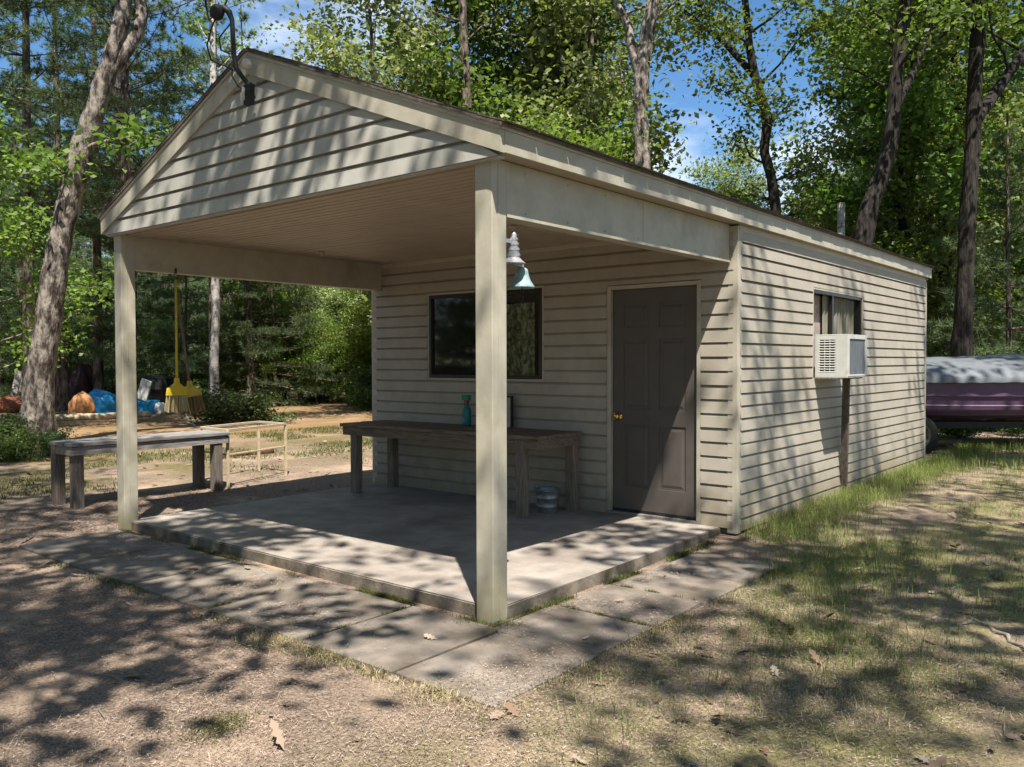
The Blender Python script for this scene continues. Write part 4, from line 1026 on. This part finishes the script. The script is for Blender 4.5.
while n < 150 and tries < 9000:
    tries += 1
    X = rr.uniform(-120, 1150); D = rr.uniform(19, 58)**1.0
    if X < 400 and D < 31+2*math.sin(X*.02): continue
    if 400 <= X < 930 and D < 21: continue
    if X >= 930 and D < 19: continue
    x, y = dirpx(X, D)
    if not free(x, y, 3.1 if D < 42 else 2.8): continue
    if X < 290: kinds = ['pine0','pine1','pine2','pine1','pine2','smallpine']
    elif X < 345: kinds = ['pine0','pale0','young0']
    elif X < 640: kinds = ['oak0','oak1','pale0','pale1','pine1','oak2']
    elif X < 840: kinds = ['pale0','young1','smallpine','oak2','pale1']
    else: kinds = ['pine0','pine2','oak1','pine1','pale1']
    k = rr.choice(kinds); s = rr.uniform(.85, 1.25); H = {'pin': 15, 'oak': 12, 'pal': 11.5, 'you': 5.3, 'sma': 6}[k[:3]]
    lim = None
    if 255 < X < 345: lim = 1.5+.33*D
    if 640 < X < 862: lim = 1.5+.20*D
    if lim: s = min(s, lim/H*rr.uniform(.75, 1.0))
    put(k, x, y, s); n += 1
for i in range(70):
    X = -90+1200*i/69+rr.uniform(-8,8); D = rr.uniform(46, 62); x, y = dirpx(X, D); lim = (1.5+.18*D)/15 if 645 < X < 850 else 1.25
    put(rr.choice(['pine0','pine1','pine2','oak1','pale1']), x, y, min(rr.uniform(.9,1.25), lim))
for i in range(60):
    X = -90+1200*i/59+rr.uniform(-8,8); D = rr.uniform(36, 52); x, y = dirpx(X, D); put(rr.choice(['smallpine','shrub2','young1','smallpine']), x, y, rr.uniform(.9,1.5))
# close undergrowth line at the wood edge
for i in range(95):
    X = rr.uniform(-60, 1080); D = rr.uniform(24, 44) if X < 400 else rr.uniform(19, 40)
    x, y = dirpx(X, D)
    if X < 400 and D < 26+1.5*math.sin(X*.03): D = 27+rr.uniform(0,3); x, y = dirpx(X, D)
    put(rr.choice(['shrub0','shrub1','shrub2','shrub0','smallpine']+(['young0','young1'] if X > 215 else ['smallpine'])), x, y, rr.uniform(.6,1.25) if i % 3 else rr.uniform(.5,.8))
ORD = ['', 'second ', 'third ', 'fourth ', 'fifth ', 'sixth ', 'seventh ', 'eighth ', 'ninth ', 'tenth ', 'eleventh ', 'twelfth ', 'thirteenth ', 'fourteenth ', 'fifteenth ', 'sixteenth ', 'seventeenth ', 'eighteenth ', 'nineteenth ', 'twentieth ']
def label_wood():
    zones = [(-999,60,'left of the big leaning tree'), (60,135,'between the leaning tree and left post'), (135,215,'between the left post and pale trunk'), (215,300,'right of the pale trunk through the porch'), (300,400,'beside the left end of the front wall'),
        (400,500,'above the left roof slope'), (500,600,'above the front corner of the roof'), (600,700,'above the middle of the roof edge'), (700,800,'left of the sky gap over the roof'), (800,900,'above the far end of the roof'), (900,965,'between far roof end and boat'), (965,9999,'behind the covered boat')]
    bands = [(0,26,'nearest row'), (26,34,'second row'), (34,44,'middle depth'), (44,99,'farthest row')]
    nm = {'pine':'dark green pine','oak':'leafy green oak','pale':'pale leafy tree','young':'young bright tree','shrub':'low shrub','smallpine':'small bushy pine'}
    for z0, z1, zn in zones:
        for b0, b1, bn in bands:
            for base in nm:
                L_ = sorted([w for w in WOOD if w[0] == base and z0 <= w[1] < z1 and b0 <= w[2] < b1], key=lambda w: w[1])
                for i, w_ in enumerate(L_): w_[3]['label'] = (ORD[min(i, 19)]+nm[base]+(' from left' if i else '')+', '+bn+', '+zn)
label_wood()
# nearer individuals with their own place
def single(kind, X, D, s, label, cat='tree', sx=None, rz=None):
    x, y = dirpx(X, D); spots.append((x, y)); return plant(kind, x, y, s, rz, label, cat, None, sx)
single('shrub0', 238, 20.5, 1.1, 'rounded leafy bush in the clearing behind the metal rack', 'shrub', 1.15)
single('shrub1', 8, 12.5, .5, 'dark low bush left of the big leaning tree', 'shrub')
single('shrub2', 55, 13.2, .36, 'small bush behind the near end of the grey table', 'shrub')
single('shrub0', -22, 14.0, .75, 'wide bush cut off by the left edge of the picture', 'shrub')
single('young0', -12, 17.0, 1.25, 'bright yellow green young tree at the far left', 'tree')
for i_, (X_, D_, k_, s_) in enumerate(sorted(((222,28.5,'young1',.62),(246,29.5,'smallpine',.55),(262,27.6,'young0',.5),(285,29.8,'young0',.8),(316,28.2,'young0',.6),(338,30.0,'smallpine',.7),(362,29.0,'young1',.75),(388,28.0,'young0',.7),(180,29.5,'smallpine',.7),(150,30.0,'young1',.6),(112,29.5,'smallpine',.6),(75,30,'young0',.65),(20,29,'smallpine',.7),(-5,28,'young1',.8)))):
    x_, y_ = dirpx(X_, D_); WOOD_L = ORD[i_]+('small bushy pine' if 'pine' in k_ else 'young sapling')+' from the left in the sunny row at the clearing edge'
    if i_ == 0: WOOD_L = 'leftmost young sapling in the sunny row at the clearing edge'
    plant(k_, x_, y_, s_, None, WOOD_L, 'tree', 'saplings along the clearing edge')
single('pale1', 575, 23, 1.0, 'full sunlit tree left of the grey brown trunk with narrow fork')
single('pale1', 722, 24, .66, 'pale leafy tree between the forked trunk and crooked oak')
single('pale0', 690, 30, .5, 'pale leafy tree low in the sky gap behind the roof')
single('pale0', 815, 25, .6, 'pale leafy tree just left of the dark leaning oak')
single('oak0', 893, 21, .95, 'leafy oak close behind the dark leaning oak trunk')
single('pale1', 920, 22, 1.1, 'tall pale leafy tree between the two dark oak trunks')
single('highpine', 62, 24.5, 1.05, 'tall dark pine hidden partly by the big leaning trunk')
single('highpine', 122, 23, 1.0, 'tall dark pine above the left slope beside the hanging brooms')
single('pine1', -45, 22.0, 1.05, 'tall dark pine at the far left behind the bush')
single('pale0', 305, 29.5, .55, 'small pale leafy tree right of the pale trunk at the clearing edge')
single('pale1', 352, 30.5, .6, 'small pale leafy tree left of the front wall at the clearing edge')
single('young0', 378, 28.5, .9, 'young bright tree half hidden by the left end of the front wall')
single('young1', 268, 28.5, .7, 'young bright tree above the clearing bush')
single('young1', 330, 29, .55, 'small bright sapling at the clearing edge seen through the porch', 'tree')
single('highpine', 129, 19.5, 1.05, 'dark pine overhanging the gable behind the big leaning tree', 'tree')
single('highpine', -30, 18.0, 1.1, 'dark pine cut off by the left edge of the picture')
single('highpine', 98, 26.5, 1.05, 'tall dark pine seen just right of the big leaning trunk')
single('highpine', 214, 25.5, 1.05, 'tall dark pine behind the left slope of the gable')
single('pine2', 250, 27.0, .85, 'dark pine behind the pale trunk at the wood edge')
single('pine1', -2, 27.0, 1.05, 'dark pine in the upper left corner behind the young tree')
single('smallpine', 60, 27.5, 1.15, 'small bushy pine behind the orange brown sack')
single('smallpine', 135, 27.5, 1.25, 'small bushy pine behind the blue tarp and cooler')
single('smallpine', 185, 27.0, 1.1, 'small bushy pine just behind the black barrel')
single('smallpine', 275, 27.5, 1.2, 'small bushy pine right of the clearing bush')
single('shrub1', 965, 15.3, .55, 'low weeds behind the boat trailer wheel', 'shrub')
single('shrub0', 1030, 15.6, .6, 'low bush behind the hull at the right edge', 'shrub')
single('shrub2', 985, 17.0, 1.2, 'green shrub close behind the covered boat', 'shrub')
single('shrub0', 1050, 16.5, 1.2, 'green shrub behind the boat at the right edge', 'shrub')
single('shrub1', 935, 18.0, 1.2, 'green shrub between the cabin corner and boat', 'shrub')
single('highpine', 30, 20.5, 1.05, 'dark pine behind the big leaning tree at upper left', 'tree')
single('young0', 545, 17.5, 1.25, 'bright young tree showing over the middle of the roof', 'tree')
single('young1', 590, 16.5, 1.15, 'bright young tree between the grey brown trunk and roof slope', 'tree')
single('young1', 725, 17.0, .85, 'bright young tree left of the crooked dark oak', 'tree')
single('pale0', 395, 22, 1.1, 'pale leafy tree directly behind the ridge of the roof', 'tree')
single('oak1', 520, 24, 1.2, 'full green oak behind the middle of the roof', 'tree')
single('smallpine', 1010, 17.5, 1.1, 'bushy pine right of the forked oak behind the boat', 'tree')
def pole():
    p = px(841, 240, 19); z = float(gh(p.x, p.y)); o = MB().tube([(0,0,-.2),(0,0,px(841,203,19).z-z)], [.09,.08], 12).build('wooden_pole', m_birch); o.location = (p.x, p.y, z)
    tag(o, 'slim pale pole behind the far end of the roof', 'pole')
pole()
# trees beside and behind the photographer: they cast the dappled shade and show in the window glass
SHADE = [('shade1', 3.09, -6.21, 0.93, 5.958), ('shade', 7.35, 0.73, 0.988, 5.66), ('shade', -0.66, -5.37, 0.965, 3.379), ('shade', 6.91, 7.5, 1.059, 1.096), ('shade', 9.13, -4.58, 1.079, 6.218), ('shade1', -8.16, -7.39, 1.05, 0.633)]
sh = [('oak2', 9.5,11.5,.95), ('pine1', -10.5,-8.5,1.0), ('pine2', -13.5,-10,1.0), ('pine0', -15.5,-13,1.1), ('pine1', -17.5,-11,1.0), ('pine2', -12,-13.5,1.1), ('smallpine', -12,-10.5,1.2), ('smallpine', -14.8,-10.2,1.0), ('smallpine', -11,-12,1.2), ('smallpine', -17.5,-14.5,1.3), ('smallpine', -9,-10.5,1.2), ('pine1', 1.0,-13.5,1.0), ('oak2', 7.0,-13,1.1), ('pine0', -5.5,-14,1.0), ('pine2', -12,-8,1.0), ('oak0', 13.5,.5,1.0), ('pale1', -3,-18,1.1), ('pine0', 4.5,-19,1.1), ('oak1', 12,14.5,1.0)]
for i, (k, x, y, s, a) in enumerate(SHADE): plant(k, x, y, s, a, 'tall tree standing behind and beside the place the picture is taken from', 'tree', 'trees behind the viewpoint')
sh += [('highpine', -5.6,-3.3,1.1), ('highpine', -9.3,-2.6,1.15)]
for i, (k, x, y, s) in enumerate(sh): plant(k, x, y, s, i*1.7, 'tall tree standing behind and beside the place the picture is taken from', 'tree', 'trees behind the viewpoint')
for i in range(16):
    a = rr.uniform(math.pi*1.02, math.pi*1.98); d = rr.uniform(20, 34); plant(rr.choice(['pine0','pine1','oak0','pale0','oak2']), 1+d*math.cos(a), -3+d*math.sin(a), rr.uniform(.9,1.2), None, 'tall tree standing behind and beside the place the picture is taken from', 'tree', 'trees behind the viewpoint')

# ------------------------------------------------------------------ ground cover (stuff)
def outside(x, y, m=.0):
    return ~(((x > -4.4-m) & (x < .10+m) & (y > -.02-m) & (y < YB+.1+m)))
def onpath(x, y): return ((x > -4.25) & (x < .74) & (y > -.84) & (y < -.11)) | ((x > .06) & (x < .71) & (y > -.84) & (y < 2.97))
def blades(x, y, h, wd, lean, r):
    n = len(x); z = gh(x, y); a = r.uniform(0, 6.28, n); l = r.uniform(.1,1,n)*lean
    B = np.stack([x,y,z-.005],1); d = np.stack([np.cos(a),np.sin(a),np.zeros(n)],1); s = np.stack([-np.sin(a),np.cos(a),np.zeros(n)],1)
    h = h[:,None]; w2 = wd[:,None] if hasattr(wd,'__len__') else wd
    m = B+d*h*l[:,None]*.3+np.array([0,0,1])*h*.6; t = B+d*h*l[:,None]+np.array([0,0,1])*h*(1-.45*l[:,None])
    V = np.stack([B-s*w2/2, B+s*w2/2, m+s*w2*.4, m-s*w2*.4, t], 1).reshape(-1,3)
    i = np.arange(n)*5; F = np.concatenate([np.stack([i,i+1,i+2],1), np.stack([i,i+2,i+3],1), np.stack([i+3,i+2,i+4],1)])
    return V, F
def area(n, x0, x1, y0, y1, r, dens):
    x = r.uniform(x0,x1,n); y = r.uniform(y0,y1,n); k = r.uniform(size=n) < dens(x, y); return x[k], y[k]
r = np.random.default_rng(5)
# green grass: right-hand yard, tufts against the wall and round the slab
def dg(x, y):
    p = np.clip(fn(x, y, 2.3, 2)*1.6+.22, 0, 1)*np.clip(fn(x, y, 7, 1)*1.5+.6, 0, 1)
    wall = np.exp(-((x-.30)/.30)**2)*(y > 2.9)*1.3 + np.exp(-(((x-1.15)/.45)**2+((y-2.6)/.9)**2))*1.4 + np.exp(-(((x-1.6)/.5)**2+((y-.9)/.6)**2))*.5
    return np.clip(p*ss(x, .6, 1.6)*.5+wall, 0, 1)*outside(x, y)*~(onpath(x, y) & (y < 2.2))
x, y = area(330000, .1, 6, -2.4, 12, r, dg)
V1, F1 = blades(x, y, r.uniform(.02,.13,len(x))*(1+.7*np.exp(-((x-.3)/.4)**2)*(y>3)), r.uniform(.0016,.0036,len(x)), 1.7, r)
x, y = area(26000, .1, 6, 8.5, 13, r, lambda x, y: .6*np.clip(fn(x,y,3,1)+.6,0,1)*outside(x,y,.02)); V2, F2 = blades(x, y, r.uniform(.05,.22,len(x)), r.uniform(.004,.008,len(x)), .9, r)
tag(obj('grass', npmesh('grass', np.concatenate([V1,V2]), np.concatenate([F1,F2+len(V1)])), m_grass), kind='stuff')
# dry grass and straw
def dd(x, y): return np.clip(fn(x, y, 1.7, 3)*1.4+.35, 0, 1)*outside(x, y)*~onpath(x, y)*(.25+.75*ss(x, .2, 1.2))
x, y = area(200000, -5.5, 6, -2.9, 9, r, dd); V, F = blades(x, y, r.uniform(.012,.05,len(x)), r.uniform(.0015,.003,len(x)), 2.4, r)
xc = []; yc = []
for (X_, Y_, n_, w_) in ((265,612,1600,.09),(285,640,1600,.10),(330,655,900,.08),(410,668,1800,.10),(450,690,1500,.10),(560,665,1800,.12),(590,640,1500,.10),(640,625,1500,.12),(120,560,500,.08),(800,690,1200,.2),(860,640,1200,.2)):
    q = gpt(X_, Y_); xc.append(q.x+r.normal(size=n_)*w_*1.3); yc.append(q.y+r.normal(size=n_)*w_)
xc = np.concatenate(xc); yc = np.concatenate(yc); k = ~onpath(xc, yc) & outside(xc, yc); xc, yc = xc[k], yc[k]
Vc, Fc = blades(xc, yc, r.uniform(.02,.06,len(xc)), r.uniform(.0015,.003,len(xc)), 2.4, r); F = np.concatenate([F, Fc+len(V)]); V = np.concatenate([V, Vc])
tag(obj('dry_grass', npmesh('dry_grass', V, F), m_dry), kind='stuff')
# moss and weeds along slab edges and under the far table
def edge(n, x0, y0, x1, y1, wdt):
    t = r.uniform(0,1,n); t = t[np.clip(fn(t*5, t*0+x0, 3.5, 2)*1.6+.05, 0, 1) > r.uniform(0,1,n)]; k = len(t)
    return x0+(x1-x0)*t+r.normal(size=k)*wdt, y0+(y1-y0)*t+r.normal(size=k)*wdt
xs, ys = zip(*[edge(26000,-4.3,-.02,-.1,.0,.02), edge(20000,.03,.1,.0,2.9,.022), edge(6000,-4.2,-.90,.75,-.90,.03), edge(6000,.77,-.85,.76,2.7,.035), edge(5000,-.2,-.05,.2,.05,.05), edge(2500,.06,1.12,.71,1.12,.008), edge(2500,.06,.52,.71,.52,.008), edge(1500,-.6,-.85,-.6,-.1,.008), edge(1500,-1.5,-.85,-1.5,-.1,.008)])
x = np.concatenate(xs); y = np.concatenate(ys); k = outside(x, y, -.06) | (x > -.05); x, y = x[k], y[k]
Va, Fa = blades(x, y, r.uniform(.015,.055,len(x)), r.uniform(.002,.004,len(x)), 1.3, r)
x, y = area(110000, -12, -4.6, -1.5, 9, r, lambda x, y: np.clip(fn(x, y, 1.5, 1)*1.6+.1, 0, 1)*ss(-x, 5.6, 7.5)); Vb, Fb = blades(x, y, r.uniform(.02,.07,len(x)), r.uniform(.005,.012,len(x)), 1.3, r)
xc = []; yc = []
for (X_, Y_, n_, w_) in ((215,730,700,.06),(225,722,400,.05),(455,603,1500,.05),(530,612,1200,.06),(175,575,500,.05),(240,600,700,.07),(262,478,300,.1)):
    q = gpt(X_, Y_); xc.append(q.x+r.normal(size=n_)*w_); yc.append(q.y+r.normal(size=n_)*w_)
xc = np.concatenate(xc); yc = np.concatenate(yc); Vc, Fc = blades(xc, yc, r.uniform(.01,.035,len(xc)), r.uniform(.002,.004,len(xc)), 1.5, r); Vb = np.concatenate([Vb, Vc]); Fb = np.concatenate([Fb, Fc+len(Vb)-len(Vc)])
tag(obj('weeds', npmesh('weeds', np.concatenate([Va,Vb]), np.concatenate([Fa,Fb+len(Va)])), m_moss), kind='stuff')
# fallen pine needles
def flatbits(x, y, ln, wd, z, r, curl=.2):
    n = len(x); a = r.uniform(0,6.28,n); e = r.normal(size=n)*curl; d = np.stack([np.cos(a)*np.cos(e), np.sin(a)*np.cos(e), np.sin(e)],1); s = np.stack([-np.sin(a),np.cos(a),r.normal(size=n)*.3],1)
    C = np.stack([x,y,z],1); ln = ln[:,None]; wd = wd[:,None]
    V = np.stack([C-d*ln/2, C+s*wd/2, C+d*ln/2, C-s*wd/2],1).reshape(-1,3); return V, np.arange(4*n).reshape(n,4)
x, y = area(800000, -6, 5, -2.95, 2.0, r, lambda x, y: np.clip(.25+.75*np.exp(-np.hypot(x-2,y+2.5)/3.5), 0, 1)*(np.clip(fn(x,y,2.1,2)+.75,.15,1))*np.where(onpath(x,y), .7*np.clip(fn(x,y,3,2)*2+.2,.05,1), 1)*outside(x,y))
z = gh(x, y)+.006+np.where(onpath(x,y), .022, 0)
V, F = flatbits(x, y, r.uniform(.005,.022,len(x))*(1+.14*np.hypot(x-2,y+3)), r.uniform(.0012,.003,len(x))*(1+.12*np.hypot(x-2,y+3)), z+r.uniform(0,.008,len(x)), r, .12)
tag(obj('pine_needles', npmesh('pine_needles', V, F), m_needle), kind='stuff')
x, y = area(3600, -9, 6, -2.9, 11, r, lambda x, y: np.clip(.3+.5*ss(x, -1, 2)+fn(x,y,1.5,3)*.4, 0, 1)*np.where(onpath(x,y), .2, 1)*outside(x,y,.02))
z = gh(x, y)+.014+np.where(onpath(x,y), .02, 0)
def lobed(x, y, z, ln, r):
    out = np.array([(-.5,0),(-.28,.09),(-.22,.24),(-.08,.10),(.05,.30),(.16,.12),(.30,.22),(.5,0),(.30,-.22),(.16,-.12),(.05,-.30),(-.08,-.10),(-.22,-.24),(-.28,-.09)])
    n = len(x); m = len(out); a = r.uniform(0,6.28,n); cu = r.uniform(-.3,1.0,n); tl = r.normal(size=(n,2))*.25
    px_ = out[None,:,0]*ln[:,None]; py_ = out[None,:,1]*ln[:,None]*r.uniform(.7,1.1,n)[:,None]
    zz = cu[:,None]*(py_**2*9+px_**2*3)+px_*tl[:,:1]+py_*tl[:,1:]; zz = zz-zz.min(1, keepdims=True)
    X = x[:,None]+px_*np.cos(a)[:,None]-py_*np.sin(a)[:,None]; Y = y[:,None]+px_*np.sin(a)[:,None]+py_*np.cos(a)[:,None]
    V = np.stack([X, Y, z[:,None]+zz], 2).reshape(-1,3); return V, np.arange(n*m).reshape(n, m)
V, F = lobed(x, y, z-.008, r.uniform(.05,.12,len(x)), r)
tag(obj('fallen_leaves', npmesh('fallen_leaves', V, F), m_litter), kind='stuff')

x, y = area(2600, -6, 6, -2.9, 6, r, lambda x, y: np.clip(.4+fn(x,y,1.9,1)*.5, 0, 1)*np.where(onpath(x,y), .2, 1)*outside(x,y,.02))
V, F = flatbits(x, y, r.uniform(.04,.16,len(x)), r.uniform(.003,.007,len(x)), gh(x, y)+.016+np.where(onpath(x,y), .018, 0), r, .1)
tag(obj('twigs', npmesh('twigs', V, F), m_twig), kind='stuff')
